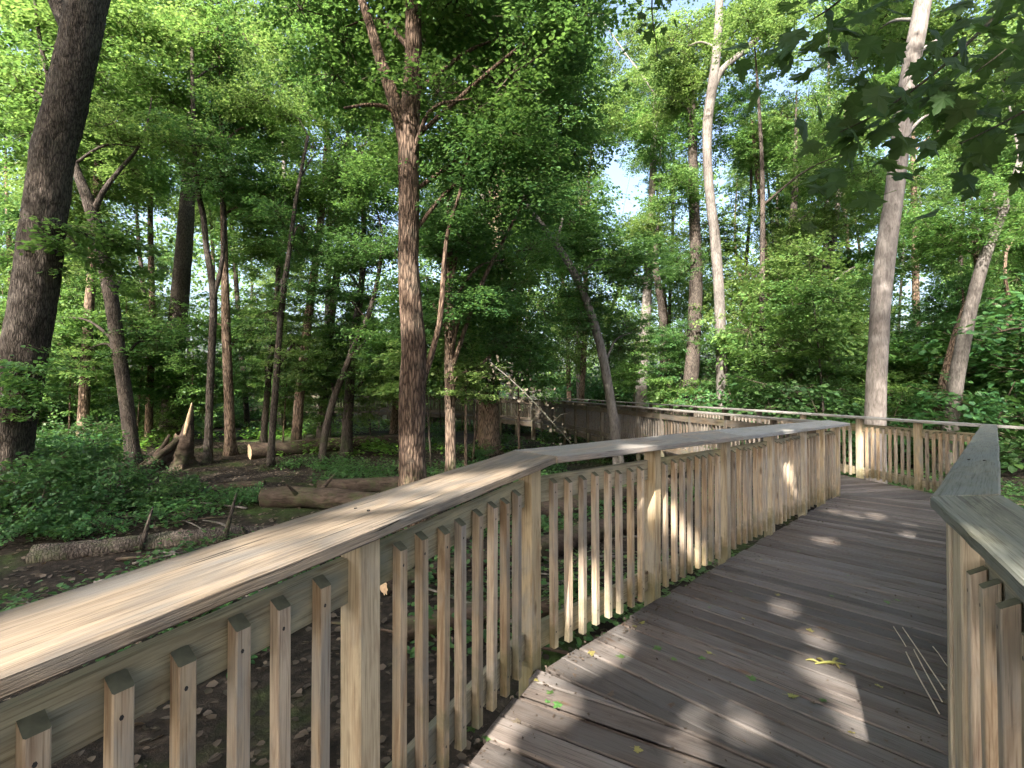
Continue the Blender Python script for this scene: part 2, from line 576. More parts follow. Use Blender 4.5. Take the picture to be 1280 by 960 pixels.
def lay(u, section, edges, s0, s1, origin, pitch=0.1455, gap=0.011):
    """planks across the walking direction u; section = list of (point, inward normal) the planks end at cleanly; edges = the ragged side edges"""
    v = perp(u)
    s = s0
    while s < s1:
        w = pitch - gap
        a = origin + u * s
        poly = [a - v * 6, a + v * 6, a + u * w + v * 6, a + u * w - v * 6]
        for p, n in section:
            poly = clip(poly, p, n)
        for p, n in edges:
            if len(poly) >= 3:
                poly = clip(poly, p + n * random.uniform(-0.018, 0.018), n)
        s += pitch
        if len(poly) < 3:
            continue
        if area(poly) < 0:
            poly = poly[::-1]
        if abs(area(poly)) < 0.004:
            continue
        c = sum(poly, Vector((0, 0))) / len(poly)
        loc = [Vector(((p - c).dot(v), (p - c).dot(u))) for p in poly]
        if area(loc) < 0:
            loc = loc[::-1]
        me = plank_mesh(loc)
        if me is None:
            continue
        z = deck_z(c.x, c.y) + random.uniform(-0.004, 0.004)
        h = 0.25
        slope = (deck_z(c.x + u.x * h, c.y + u.y * h) - deck_z(c.x - u.x * h, c.y - u.y * h)) / (2 * h)
        up = Vector((-u.x * slope, -u.y * slope, 1)).normalized()
        tilt = random.uniform(-0.0015, 0.0015)
        mt = frame((c.x, c.y, z), (v.x, v.y, tilt), up)
        link('deck_plank', me, deck, mt)


EDGE = 0.062
n1 = perp(U1)
mit = (RA - P2).normalized()
mitn = Vector((-mit.y, mit.x))
if mitn.y < 0:
    mitn = -mitn
nR = perp(UR)
n2 = perp(U2)
UR2 = (RC - RA).normalized()
nR2 = perp(UR2)
P2o = P2 + n1 * EDGE
lay(U1, [(P2, -mitn)], [(P2o, n1), (RA - nR * EDGE, -nR)], -3.6, 3.2, P2, 0.1455)
mit3 = (RC - END).normalized()
mit3n = Vector((-mit3.y, mit3.x))
if mit3n.dot(U2) < 0:
    mit3n = -mit3n
u24 = (LEFT[6] - LEFT[3]).normalized()
lay(U2, [(P2 + mitn * 0.006, mitn), (END, -mit3n)], [(P2 + perp(u24) * EDGE, perp(u24)), (RA - nR2 * EDGE, -nR2)], -2.0, 9.6, P2, 0.1455)
n3 = perp(U3)
lay(U3, [(END + mit3n * 0.006, mit3n)], [(END + n3 * EDGE, n3), (RC - n3 * 0.075, -n3)], -2.5, 12.6, END, 0.1455)
# joists and rim boards under the near deck


def beam(name, p0, p1, w, h, mat, parent=None, ch=0.004, x0=0.0):
    """chamfered bar from p0 to p1 (centre line), local X along it"""
    p0, p1 = Vector(p0), Vector(p1)
    L = (p1 - p0).length
    a, b = w / 2, h / 2
    prof = [(-a + ch, -b), (a - ch, -b), (a, -b + ch), (a, b - ch), (a - ch, b), (-a + ch, b), (-a, b - ch), (-a, -b + ch)]
    v = [(0, y, z) for y, z in prof] + [(L, y, z) for y, z in prof]
    f = [[i, (i + 1) % 8, 8 + (i + 1) % 8, 8 + i][::-1] for i in range(8)] + [list(range(8)), list(range(15, 7, -1))]
    me = mesh_py(name, v, f, mat)
    d = (p1 - p0)
    up = (0, 0, 1) if abs(d.normalized().z) < 0.9 else (0, 1, 0)
    return link(name, me, parent, frame(p0, d, up))


def v3(p, z):
    return Vector((p.x, p.y, z))


def rim(a, b, za, zb):
    beam('rim_joist', v3(a, za - 0.038 - 0.105), v3(b, zb - 0.038 - 0.105), 0.04, 0.19, M['joist'], deck)


for off, (sa, sb) in ((0.11, (-3.5, -0.02)), (0.8, (-3.5, 0.0)), (1.5, (-3.5, 0.0))):
    a, b = P2 + n1 * off + U1 * sa, P2 + n1 * off + U1 * sb
    rim(a, b, ZP2 + 0.041 * sa, ZP2)
for off in (0.12, 0.85, 1.55):
    a, b = P2 + perp(u24) * off, END + perp(u24) * off
    rim(a, b, ZP2 - 0.012, 0.690)
for off in (0.12, 0.85, 1.6):
    a, b = END + n3 * off, END + n3 * off + U3 * 12.5
    rim(a, b, 0.70, 0.77)

# ------------------------------------------------------------------ railings
BAL_L = 0.935


def baluster_mesh(L=BAL_L, t=0.038, drop=0.024):
    a, ch = t / 2, 0.003
    prof = [(-a + ch, -a), (a - ch, -a), (a, -a + ch), (a, a - ch), (a - ch, a), (-a + ch, a), (-a, a - ch), (-a, -a + ch)]
    # local Z points to the walkway: the top slopes down towards it
    v = [(0, y, z) for y, z in prof] + [(L - drop * (z + a) / t, y, z) for y, z in prof]
    f = [[i, (i + 1) % 8, 8 + (i + 1) % 8, 8 + i] for i in range(8)] + [list(range(7, -1, -1)), list(range(8, 16))]
    mi = [0] * 9 + [2]
    for hx in (L - 0.075, 0.09):
        k = len(v)
        for j in range(6):
            an = j * math.pi / 3
            v.append((hx + 0.006 * math.sin(an), 0.004 + 0.0042 * math.cos(an), a + 0.0008))
        f.append([k + j for j in range(6)])
        mi.append(1)
    return mesh_py('baluster', v, f, [M['baluster'], M['nail'], M['topmoss']], mi)


BAL = baluster_mesh()
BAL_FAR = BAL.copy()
BAL_FAR.materials[0] = M['far_wood_shaded']


def post_mesh(L):
    a, ch = 0.0445, 0.005
    prof = [(-a + ch, -a), (a - ch, -a), (a, -a + ch), (a, a - ch), (a - ch, a), (-a + ch, a), (-a, a - ch), (-a, -a + ch)]
    v = [(-0.95, y, z) for y, z in prof] + [(L, y, z) for y, z in prof]
    f = [[i, (i + 1) % 8, 8 + (i + 1) % 8, 8 + i] for i in range(8)] + [list(range(7, -1, -1)), list(range(8, 16))]
    return mesh_py('post', v, f, M['post'])


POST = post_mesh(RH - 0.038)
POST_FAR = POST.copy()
POST_FAR.materials[0] = M['far_wood_shaded']


def line_x(p, d, q, e):
    den = d.x * e.y - d.y * e.x
    t = ((q - p).x * e.y - (q - p).y * e.x) / den
    return p + d * t


def cap_boards(parent, nodes, zs, width, mats, shift=0.0, ends=(None, None), th=0.038, widths=None, rolls=None):
    """one mitred board for each stretch of the line; shift moves the line to the right; ends may give 2D cut directions"""
    n = len(nodes)
    dirs = [(nodes[i + 1] - nodes[i]).normalized() for i in range(n - 1)]
    cut = []
    for i in range(n):
        if i == 0:
            cut.append(ends[0] or perp(dirs[0]))
        elif i == n - 1:
            cut.append(ends[1] or perp(dirs[-1]))
        else:
            cut.append((perp(dirs[i - 1]) + perp(dirs[i])).normalized())
    for i in range(n - 1):
        a, b, d = nodes[i], nodes[i + 1], dirs[i]
        pr = perp(d)
        L = (b - a).length
        z0, z1 = zs[i] + RH, zs[i + 1] + RH
        org = v3(a, z0)
        mt = frame(org, v3(b, z1) - org, (0, 0, 1))
        K = max(4, int(L / 0.06))
        w_ = width if widths is None else widths[i]
        r0_, r1_ = (0, 0) if rolls is None else (rolls[i], rolls[i + 1])
        verts = []
        ch = 0.005
        for k in range(K + 1):
            t = k / K
            ring = []
            for (y, z) in ((-w_ / 2, -th + ch), (-w_ / 2 + ch, -th), (w_ / 2 - ch, -th), (w_ / 2, -th + ch),
                           (w_ / 2, -ch), (w_ / 2 - ch, 0), (w_ / 4, 0), (0, 0.0), (-w_ / 4, 0), (-w_ / 2 + ch, 0), (-w_ / 2, -ch)):
                yy = y + shift                # to the right of travel
                p0 = line_x(a + pr * yy, d, a, cut[i])
                p1 = line_x(a + pr * yy, d, b, cut[i + 1])
                x0, x1 = (p0 - a).dot(d) + 0.0026, (p1 - a).dot(d) - 0.0026
                ring.append([x0 + (x1 - x0) * t, -yy, z - (y - w_ * 0.3) * (r0_ + (r1_ - r0_) * t)])
            verts += ring
        v = np.array(verts)
        q = np.stack([v[:, 0] * 3.2, np.sign(v[:, 1] + shift) * 3 + i * 7, np.full(len(v), 0.5)], 1)
        v[:, 1] += 0.0045 * vnoise(q, 21 + i) + 0.002 * vnoise(q * 4, 8)
        v[:, 2] += 0.002 * vnoise(np.stack([v[:, 0] * 2.2, v[:, 1] * 9, np.zeros(len(v))], 1), 31 + i)
        S = 11
        f = []
        for k in range(K):
            for j in range(S):
                j2 = (j + 1) % S
                f.append([k * S + j, k * S + j2, (k + 1) * S + j2, (k + 1) * S + j])
        f.append(list(range(S))[::-1])
        f.append([K * S + j for j in range(S)])
        link('cap_board', mesh_py('cap_board', v.tolist(), f, mats[i % len(mats)]), parent, mt)


def bay(parent, a, b, za, zb, nbal, inner, bal_mat=None, joined=None, rails=True, post_half=0.0445, far=False):
    """rail boards and balusters between two posts; inner = 2D unit vector towards the walkway"""
    d = (b - a).normalized()
    L = (b - a).length
    if rails:
        for zc, hh in ((RH - 0.038 - 0.10 - 0.07, 0.14), (0.045 + 0.07, 0.14)):
            p0 = v3(a + d * (post_half + 0.001) - inner * 0.0255, za + (zb - za) * post_half / L + zc)
            p1 = v3(b - d * (post_half + 0.001) - inner * 0.0255, zb - (zb - za) * post_half / L + zc)
            beam('rail_board', p0, p1, 0.036, hh, M['far_wood_shaded'] if far else M['rail'], parent)
    for k in range(nbal):
        t = (post_half + (L - 2 * post_half) * (k + 1) / (nbal + 1)) / L
        t += random.uniform(-0.004, 0.004)
        p = a + (b - a) * t + inner * (0.0125)
        z = za + (zb - za) * t + 0.025 + random.uniform(-0.012, 0.012)
        m = frame(v3(p, z), (random.uniform(-0.006, 0.006), random.uniform(-0.006, 0.006), 1), (inner.x, inner.y, 0))
        if joined is None:
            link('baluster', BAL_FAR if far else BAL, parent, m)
        else:
            joined.append(m)


def put_post(parent, p, z, d, far=False):
    m = frame(v3(p, z), (random.uniform(-0.004, 0.004), random.uniform(-0.004, 0.004), 1), (d.x, d.y, 0))
    return link('post', POST_FAR if far else POST, parent, m)


def join_balusters(parent, mats, name='distant_balusters'):
    if not mats:
        return
    a = 0.019
    base = np.array([(x, y, z, 1) for x in (0, BAL_L) for y, z in ((-a, -a), (a, -a), (a, a), (-a, a))], float)
    fb = np.array([[0, 1, 5, 4], [1, 2, 6, 5], [2, 3, 7, 6], [3, 0, 4, 7], [4, 5, 6, 7]])
    V, F = [], []
    for i, m in enumerate(mats):
        V.append((np.array(m) @ base.T).T[:, :3])
        F.append(fb + 8 * i)
    o = link(name, mesh_np(name, np.concatenate(V), np.concatenate(F), M['far_wood_shaded']), parent)
    tag(o, kind='stuff')


# near left railing
lr = empty('wooden_railing', (0, 0, 0), 'tan timber railing with broad bent cap board and square balusters, moss-free near end by open forest floor', 'railing')
lr['label'] = 'tan timber railing with wide sun-bleached cap, bending twice along the fallen-log side of the walkway'
CW = 0.275
for i, p in enumerate(LEFT):
    d = (LEFT[min(i + 1, 9)] - LEFT[max(i - 1, 0)]).normalized()
    put_post(lr, p, LZ[i], perp(d))
NB = [8, 8, 8, 8, 8, 7, 7, 4, 4]
for i in range(9):
    d = (LEFT[i + 1] - LEFT[i]).normalized()
    bay(lr, LEFT[i], LEFT[i + 1], LZ[i], LZ[i + 1], NB[i], perp(d))
last_cut = (perp((END - LEFT[5]).normalized()) * 1.0 + perp(U3)).normalized()
cap_boards(lr, [LEFT[0] - U1 * 0.3, LEFT[3], LEFT[5], LEFT[9] + u24 * 0.06], [LZ[0] - 0.012, LZ[3], LZ[5], LZ[9]], CW,
           [M['cap_tan'], M['cap_grey'], M['cap_silver']], shift=0.03, widths=[0.27, 0.285, 0.29], rolls=[0, 0.03, 0.13, 0.12])

# right railing
rr = empty('wooden_railing', (RA.x, RA.y, 0), 'railing with dark greenish weathered cap beside the drifting straw stalks, sharply bent near its front post', 'railing')
rr['label'] = 'railing with dark green-grey weathered cap, standing beside the straw stalks on the deck'
rr.location = (0, 0, 0)
RP = [RA - UR * 2.4, RA - UR * 1.2, RA] + [RA + (RC - RA) * t for t in (1 / 6, 2 / 6, 3 / 6, 4 / 6, 5 / 6, 1.0)]
RZ = [ZP2 - 0.041 * 2.3, ZP2 - 0.041 * 1.1, ZP2 - 0.005] + [ZP2 + (0.690 - ZP2) * t for t in (1 / 6, 2 / 6, 3 / 6, 4 / 6, 5 / 6, 1.0)]
for i, p in enumerate(RP):
    d = (RP[min(i + 1, 8)] - RP[max(i - 1, 0)]).normalized()
    put_post(rr, p, RZ[i], perp(d))
put_post(rr, RA - UR * 0.105, RZ[2] - 0.006, perp(UR))
for i in range(8):
    d = (RP[i + 1] - RP[i]).normalized()
    bay(rr, RP[i], RP[i + 1], RZ[i], RZ[i + 1], 8, -perp(d))
cap_boards(rr, [RP[0] - UR * 0.2, RA, RC], [RZ[0] + 0.015, RZ[2] + 0.015, RZ[8]], 0.165, [M['cap_green']], rolls=[-0.18, -0.18, -0.08], ends=(None, (perp(UR2) - U3 * 0.8).normalized()))

# outer railing of the returning leg, from the far corner on
orl = empty('wooden_railing', (0, 0, 0), 'silver-capped railing running straight in front of the tall pale leaning trunk', 'railing')
OUT = [RC + U3 * d for d in [0.97, 2.0] + [2.0 + 1.27 * k for k in range(1, 9)]]
OZ = [deck_z(p.x, p.y) for p in OUT]
allp = [RC] + OUT
allz = [0.690] + OZ
joined = []
for i in range(1, len(allp)):
    put_post(orl, allp[i], allz[i], perp(U3), i > 3)
for i in range(len(allp) - 1):
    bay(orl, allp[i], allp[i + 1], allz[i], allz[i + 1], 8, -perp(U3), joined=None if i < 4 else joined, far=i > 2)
join_balusters(orl, joined)
cap_boards(orl, [RC + U3 * 0.0, allp[4], allp[10]], [0.690, allz[4], allz[10]], 0.235, [M['cap_silver'], M['cap_far']], ends=((perp(UR2) - U3 * 0.8).normalized(), None))

# inner railing of the returning leg
irl = empty('wooden_railing', (0, 0, 0), 'dark shaded railing that leaves the bend and runs back behind the near railing', 'railing')
INN = [END + U3 * (1.27 * k + 0.0) for k in range(0, 11)]
IZ = [deck_z(p.x, p.y + 0.05) for p in INN]
joined = []
for i in range(1, len(INN)):
    put_post(irl, INN[i], IZ[i], perp(U3), True)
for i in range(len(INN) - 1):
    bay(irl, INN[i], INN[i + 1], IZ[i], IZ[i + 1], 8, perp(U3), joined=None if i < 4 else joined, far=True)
join_balusters(irl, joined)
cap_boards(irl, [INN[0] + U3 * 0.16, INN[-1]], [IZ[0], IZ[-1]], 0.235, [M['cap_far']])

# far boardwalk: deck strip on legs with a railing on both sides
FI = [INN[-1], Vector((1.0, 23.4)), Vector((-3.0, 29.0)), Vector((-10.5, 33.6)), Vector((-20.0, 36.6))]
FO = [OUT[-1], Vector((2.8, 24.3)), Vector((-1.9, 30.6)), Vector((-9.9, 35.3)), Vector((-19.6, 38.4))]
FZ = [IZ[-1], 0.78, 0.84, 0.92, 0.98]
fd = tag(bpy.data.objects.new('distant_boardwalk', None), kind='structure')
COL.objects.link(fd)
for i in range(4):
    a, b, c, d_ = FI[i], FI[i + 1], FO[i + 1], FO[i]
    z0, z1 = FZ[i], FZ[i + 1]
    v = [v3(a, z0), v3(b, z1), v3(c, z1), v3(d_, z0)]
    v += [p - Vector((0, 0, 0.04)) for p in v]
    me = mesh_py('deck_strip', v, [[3, 2, 1, 0], [4, 5, 6, 7], [0, 1, 5, 4], [1, 2, 6, 5], [2, 3, 7, 6], [3, 0, 4, 7]], M['deck'])
    link('deck_strip', me, fd)
    for (q0, q1) in ((a, b), (d_, c)):
        beam('fascia_board', v3(q0, z0 - 0.15), v3(q1, z1 - 0.15), 0.04, 0.2, M['far_wood_shaded'], fd)
    L = (b - a).length
    for k in range(int(L / 2.4) + 1):
        for (q0, q1) in ((a, b), (d_, c)):
            t = (k + 0.5) * 2.4 / L
            if t < 1:
                q = q0 + (q1 - q0) * t
                g = gz1(q.x, q.y)
                beam('leg', v3(q, g - 0.2), v3(q, z0 + (z1 - z0) * t - 0.06), 0.12, 0.12, M['far_wood_shaded'], fd)
for nodes, lab, sgn in ((FI, 'distant weathered railing on the near side of the raised walkway crossing behind the trunks', 1),
                        (FO, 'distant weathered railing on the far side of the raised walkway crossing behind the trunks', -1)):
    th = empty('wooden_railing', (0, 0, 0), lab, 'railing')
    joined = []
    for i in range(4):
        a, b = nodes[i], nodes[i + 1]
        L = (b - a).length
        nb = max(1, round(L / 1.3))
        d = (b - a).normalized()
        for k in range(nb):
            q0, q1 = a + (b - a) * (k / nb), a + (b - a) * ((k + 1) / nb)
            za, zb = FZ[i] + (FZ[i + 1] - FZ[i]) * k / nb, FZ[i] + (FZ[i + 1] - FZ[i]) * (k + 1) / nb
            if not (i == 0 and k == 0):
                put_post(th, q0, za, perp(d), True)
            bay(th, q0, q1, za, zb, 8, perp(d) * sgn, joined=joined, rails=False)
        for zc in (RH - 0.21, 0.115):
            beam('rail_board', v3(a - perp(d) * sgn * 0.026, FZ[i] + zc), v3(b - perp(d) * sgn * 0.026, FZ[i + 1] + zc), 0.036, 0.14, M['far_wood_shaded'], th)
    join_balusters(th, joined)
    cap_boards(th, nodes, FZ, 0.235, [M['cap_far']])

# fasteners: two screws through each cap board over every near post, screw rows in the near planks
sv = [(0.0052 * math.cos(k * math.pi / 3), 0.0052 * math.sin(k * math.pi / 3), 0.0012) for k in range(6)] + [(0.006 * math.cos(k * math.pi / 3), 0.006 * math.sin(k * math.pi / 3), -0.004) for k in range(6)]
SCREW = mesh_py('screw', sv, [[0, 1, 2, 3, 4, 5]] + [[6 + k, 6 + (k + 1) % 6, (k + 1) % 6, k] for k in range(6)], M['nail'])
for th_, pts_, zs_ in ((lr, LEFT[1:7], LZ[1:7]), (rr, RP[1:4], RZ[1:4])):
    for i, (p, z) in enumerate(zip(pts_, zs_)):
        if p in (P2, RA):
            continue
        d = (pts_[min(i + 1, len(pts_) - 1)] - pts_[max(i - 1, 0)]).normalized()
        for sg in (-1, 1):
            q = p + perp(d) * 0.028 * sg + d * random.uniform(-0.015, 0.015)
            link('screw', SCREW, th_, Matrix.Translation((q.x, q.y, z + RH + (0.004 if th_ is lr else 0.012))))
sc_v, sc_f = [], []
for ob in [o for o in COL.objects if o.name.startswith('deck_plank')]:
    mw = ob.matrix_local
    if mw.translation.y > 6:
        continue
    xs = [v.co.x for v in ob.data.vertices]
    x0, x1 = min(xs) + 0.07, max(xs) - 0.07
    if x1 - x0 < 0.4:
        continue
    for fx in (0.02, 0.5, 0.98):
        for yy in (-0.035, 0.035):
            c = mw @ Vector((x0 + (x1 - x0) * fx + random.uniform(-0.012, 0.012), yy + random.uniform(-0.008, 0.008), 0.0008))
            k = len(sc_v)
            sc_v += [c + Vector((0.0048 * math.cos(j * 1.2566), 0.0048 * math.sin(j * 1.2566), 0)) for j in range(5)]
            sc_f.append([k + j for j in range(5)])
tag(link('deck_screws', mesh_py('deck_screws', sc_v, sc_f, M['nail']), deck), kind='stuff')

# ------------------------------------------------------------------ tubes, trunks
def catmull(pts, n):
    pts = np.asarray(pts, float)
    p = np.concatenate([[2 * pts[0] - pts[1]], pts, [2 * pts[-1] - pts[-2]]])
    out = []
    segs = len(pts) - 1
    for s in range(segs):
        m = max(2, int(round(n / segs)))
        t = np.linspace(0, 1, m, endpoint=False)[:, None]
        a, b, c, d = p[s], p[s + 1], p[s + 2], p[s + 3]
        out.append(0.5 * (2 * b + (c - a) * t + (2 * a - 5 * b + 4 * c - d) * t ** 2 + (3 * b - 3 * c + d - a) * t ** 3))
    out.append(pts[-1:])
    return np.concatenate(out)


def tube_np(path, sides, bumpy=0.06, seed=0, fur=0.0, flare=0.0, cap=False):
    """path: (n,4) x y z radius -> verts, faces"""
    path = np.asarray(path, float)
    n = len(path)
    c, r = path[:, :3], path[:, 3]
    tg = np.gradient(c, axis=0)
    tg /= np.linalg.norm(tg, axis=1)[:, None] + 1e-9
    ref = np.array([1.0, 0, 0]) if abs(tg[0, 0]) < 0.8 else np.array([0, 1.0, 0])
    A = np.zeros_like(c)
    for i in range(n):
        a = ref - tg[i] * ref.dot(tg[i])
        a /= np.linalg.norm(a) + 1e-9
        A[i] = a
        ref = a
    B = np.cross(tg, A)
    th = np.arange(sides) * 2 * np.pi / sides
    ct, st = np.cos(th), np.sin(th)
    arc = np.concatenate([[0], np.cumsum(np.linalg.norm(np.diff(c, axis=0), axis=1))])
    TH, AR = np.meshgrid(th, arc)
    q = np.stack([np.cos(TH).ravel() * 1.1 + seed * 3.1, np.sin(TH).ravel() * 1.1, AR.ravel() * 1.1], 1)
    m = 1 + bumpy * vnoise(q, seed) + bumpy * 0.5 * vnoise(q * 2.7, seed + 1)
    if fur > 0:
        R0 = r.mean()
        q2 = np.stack([np.cos(TH).ravel() * R0 * 26, np.sin(TH).ravel() * R0 * 26, AR.ravel() * 6.0], 1)
        q2[:, :2] += 0.7 * vnoise(q * 4, 9)[:, None]
        rid = 1 - np.abs(vnoise(q2, seed + 5)) * 2
        m = m + fur / R0 * (rid - 0.3)
    if flare > 0:
        fl = np.exp(-AR.ravel() / 0.35)
        m = m + flare * fl * (1 + 0.5 * np.cos(TH.ravel() * 4 + seed) + 0.4 * np.cos(TH.ravel() * 3 + seed * 2))
    rad = (r[:, None] * m.reshape(n, sides))
    V = c[:, None, :] + A[:, None, :] * (rad * ct)[:, :, None] + B[:, None, :] * (rad * st)[:, :, None]
    V = V.reshape(-1, 3)
    i = np.arange(n - 1)[:, None] * sides
    j = np.arange(sides)[None, :]
    j2 = (j + 1) % sides
    F = np.stack([i + j, i + j2, i + sides + j2, i + sides + j], -1).reshape(-1, 4)
    return V, F


def tube(name, path, mat, parent=None, sides=10, bumpy=0.06, seed=0, fur=0.0, flare=0.0, origin=None, rings=None):
    path = np.asarray(path, float)
    if rings:
        path = catmull(path, rings)
    V, F = tube_np(path, sides, bumpy, seed, fur, flare)
    o = Vector((0, 0, 0)) if origin is None else Vector(origin)
    V = V - np.array(o)
    fs = [F]
    n = len(path)
    k = len(V)
    V = np.concatenate([V, [path[0, :3] - np.array(o), path[-1, :3] - np.array(o)]])
    j = np.arange(sides)
    fs.append(np.stack([np.full(sides, k), (j + 1) % sides, j], 1))
    fs.append(np.stack([np.full(sides, k + 1), (n - 1) * sides + j, (n - 1) * sides + (j + 1) % sides], 1))
    ob = link(name, mesh_np(name, V, fs, mat, smooth=True), parent)
    if parent is None:
        ob.location = o
    return ob


# ------------------------------------------------------------------ foliage
LEAF6 = np.array([(0, 0, 0), (0.30, 0.36, 0.05), (0.72, 0.27, 0.03), (1, 0, -0.06), (0.72, -0.27, 0.03), (0.30, -0.36, 0.05)])
LEAF6_F = np.array([[0, 3, 2, 1], [0, 5, 4, 3]])
LEAF4 = np.array([(0, 0, 0), (0.5, 0.40, 0.03), (1, 0, -0.03), (0.5, -0.40, 0.03)])
LEAF4_F = np.array([[0, 3, 2, 1]])
LOBE = np.array([(0, 0, 0), (0.10, 0.30, 0.03), (0.20, 0.62, 0.0), (0.42, 0.33, 0.04), (0.66, 0.52, 0.0), (0.70, 0.22, 0.04), (1.05, 0, -0.05),
                 (0.70, -0.22, 0.04), (0.66, -0.52, 0.0), (0.42, -0.33, 0.04), (0.20, -0.62, 0.0), (0.10, -0.30, 0.03)])
LOBE_F3 = np.array([[0, 2, 1], [0, 3, 2], [0, 5, 3], [3, 5, 4], [0, 6, 5], [0, 7, 6], [0, 9, 7], [7, 9, 8], [0, 10, 9], [0, 11, 10]])


def leaves_np(pos, direc, norm, size, shape='simple'):
    T, TF = {'simple': (LEAF6, LEAF6_F), 'diamond': (LEAF4, LEAF4_F), 'lobed': (LOBE, LOBE_F3)}[shape]
    direc = direc / (np.linalg.norm(direc, axis=1)[:, None] + 1e-9)
    side = np.cross(norm, direc)
    side /= np.linalg.norm(side, axis=1)[:, None] + 1e-9
    nn = np.cross(direc, side)
    V = pos[:, None, :] + size[:, None, None] * (T[None, :, 0:1] * direc[:, None, :] + T[None, :, 1:2] * side[:, None, :] + T[None, :, 2:3] * nn[:, None, :])
    N = len(pos)
    F = TF[None, :, :] + (np.arange(N) * len(T))[:, None, None]
    return V.reshape(-1, 3), F.reshape(-1, TF.shape[1])


def crown_mesh(name, seed, rx, rz, n_spray, per, leaf, mat, shape='simple', tilt=0.35, layers=None, spray=0.75, shell=0.5, hang=0.15, lobes=7):
    g = np.random.default_rng(seed)
    # lumpy outline: several lobes inside the ellipsoid
    lob = []
    for k in range(lobes):
        a = g.uniform(0, 2 * np.pi)
        rr_ = g.uniform(0.25, 0.62)
        lob.append((np.cos(a) * rr_ * rx, np.sin(a) * rr_ * rx, g.uniform(-0.6, 0.6) * rz, g.uniform(0.32, 0.52)))
    lob = np.array(lob)
    li = g.integers(0, lobes, n_spray)
    d = g.normal(size=(n_spray, 3))
    d /= np.linalg.norm(d, axis=1)[:, None]
    u = g.uniform(0, 1, n_spray) ** shell
    L = lob[li]
    c = L[:, :3] + d * (u * L[:, 3])[:, None] * np.array([rx, rx, rz])
    if layers:
        lz = np.round(c[:, 2] / layers) * layers + g.normal(0, layers * 0.12, n_spray)
        c[:, 2] = lz
    out = c.copy()
    out[:, 2] *= 0.2
    out += g.normal(0, 0.5, out.shape)
    out[:, 2] = out[:, 2] * 0.25 - 0.1
    out /= np.linalg.norm(out, axis=1)[:, None]
    nrm = np.stack([g.normal(0, tilt, n_spray), g.normal(0, tilt, n_spray), np.ones(n_spray)], 1)
    nrm /= np.linalg.norm(nrm, axis=1)[:, None]
    sd = np.cross(nrm, out)
    sd /= np.linalg.norm(sd, axis=1)[:, None]
    fw = np.cross(sd, nrm)
    # leaves in each spray
    N = n_spray * per
    k = np.repeat(np.arange(n_spray), per)
    t = g.uniform(-0.5, 0.75, N)
    w = g.normal(0, 0.26, N) * (1.05 - 0.6 * np.clip(t + 0.3, 0, 1))
    sc = g.uniform(0.6, 1.25, n_spray)[k] * spray
    pos = c[k] + fw[k] * (t * sc)[:, None] + sd[k] * (w * sc)[:, None] + nrm[k] * g.normal(0, 0.055, N)[:, None]
    pos[:, 2] -= hang * (t ** 2) * sc
    ld = fw[k] + sd[k] * (np.sign(w) * g.uniform(0.2, 1.3, N))[:, None] + g.normal(0, 0.3, (N, 3))
    ld[:, 2] -= 0.25
    ln = nrm[k] + g.normal(0, 0.38, (N, 3))
    sz = leaf * g.uniform(0.65, 1.25, N)
    V, F = leaves_np(pos, ld, ln, sz, shape)
    mi = np.zeros(len(F), np.int32)
    # twigs: along each spray, and back to the lobe centre
    a = c - fw * (0.5 * spray)
    b = c + fw * (0.55 * spray)
    seg0 = np.concatenate([a, L[:, :3] * 0.75])
    seg1 = np.concatenate([b, a])
    rad0 = np.concatenate([np.full(n_spray, 0.006), np.full(n_spray, 0.014)])
    rad1 = np.concatenate([np.full(n_spray, 0.002), np.full(n_spray, 0.006)])
    sel = g.uniform(0, 1, len(seg0)) < 0.6
    seg0, seg1, rad0, rad1 = seg0[sel], seg1[sel], rad0[sel], rad1[sel]
    tv = seg1 - seg0
    tv /= np.linalg.norm(tv, axis=1)[:, None] + 1e-9
    s1 = np.cross(tv, np.array([0.31, 0.2, 0.93]))
    s1 /= np.linalg.norm(s1, axis=1)[:, None] + 1e-9
    s2 = np.cross(tv, s1)
    ring = []
    for (p, r) in ((seg0, rad0), (seg1, rad1)):
        for an in (0, 2.094, 4.189):
            ring.append(p + r[:, None] * (math.cos(an) * s1 + math.sin(an) * s2))
    TV = np.stack(ring, 1)
    tf = np.array([[0, 1, 4, 3], [1, 2, 5, 4], [2, 0, 3, 5]])
    TF = (tf[None] + (np.arange(len(TV)) * 6)[:, None, None]).reshape(-1, 4) + len(V)
    V = np.concatenate([V, TV.reshape(-1, 3)])
    faces = [F, TF]
    mi = np.concatenate([mi, np.ones(len(TF), np.int32)])
    return mesh_np(name, V, faces, [mat, M['twig']], mi)


LM = {'m': M['leaf_mid'], 'd': M['leaf_dark'], 'l': M['leaf_light']}
CR = {}
for key, mt in LM.items():
    CR['lay_' + key] = [crown_mesh('crown', 100 + s, 2.6, 1.5, 132, 56, 0.102, mt, layers=0.5, tilt=0.16, spray=0.95, shape='simple') for s in (1, 2)]
    CR['can_' + key] = [crown_mesh('crown', 200 + s, 2.7, 2.2, 160, 54, 0.102, mt, tilt=0.5, spray=0.8) for s in (1, 2)]
CR['shrub'] = [crown_mesh('foliage', 300 + s, 1.25, 0.66, 48, 26, 0.105, M['leaf_shrub'], tilt=0.22, spray=0.62, lobes=9, layers=0.22, hang=0.3) for s in (1, 2, 3)]
CR['big'] = [crown_mesh('crown', 400 + s, 4.2, 3.0, 185, 54, 0.145, LM['l'], tilt=0.55, spray=1.25, lobes=10) for s in (1, 2)]
CR['bigd'] = [crown_mesh('crown', 420 + s, 4.2, 3.0, 185, 54, 0.145, LM['m'], tilt=0.55, spray=1.25, lobes=10) for s in (1, 2)]

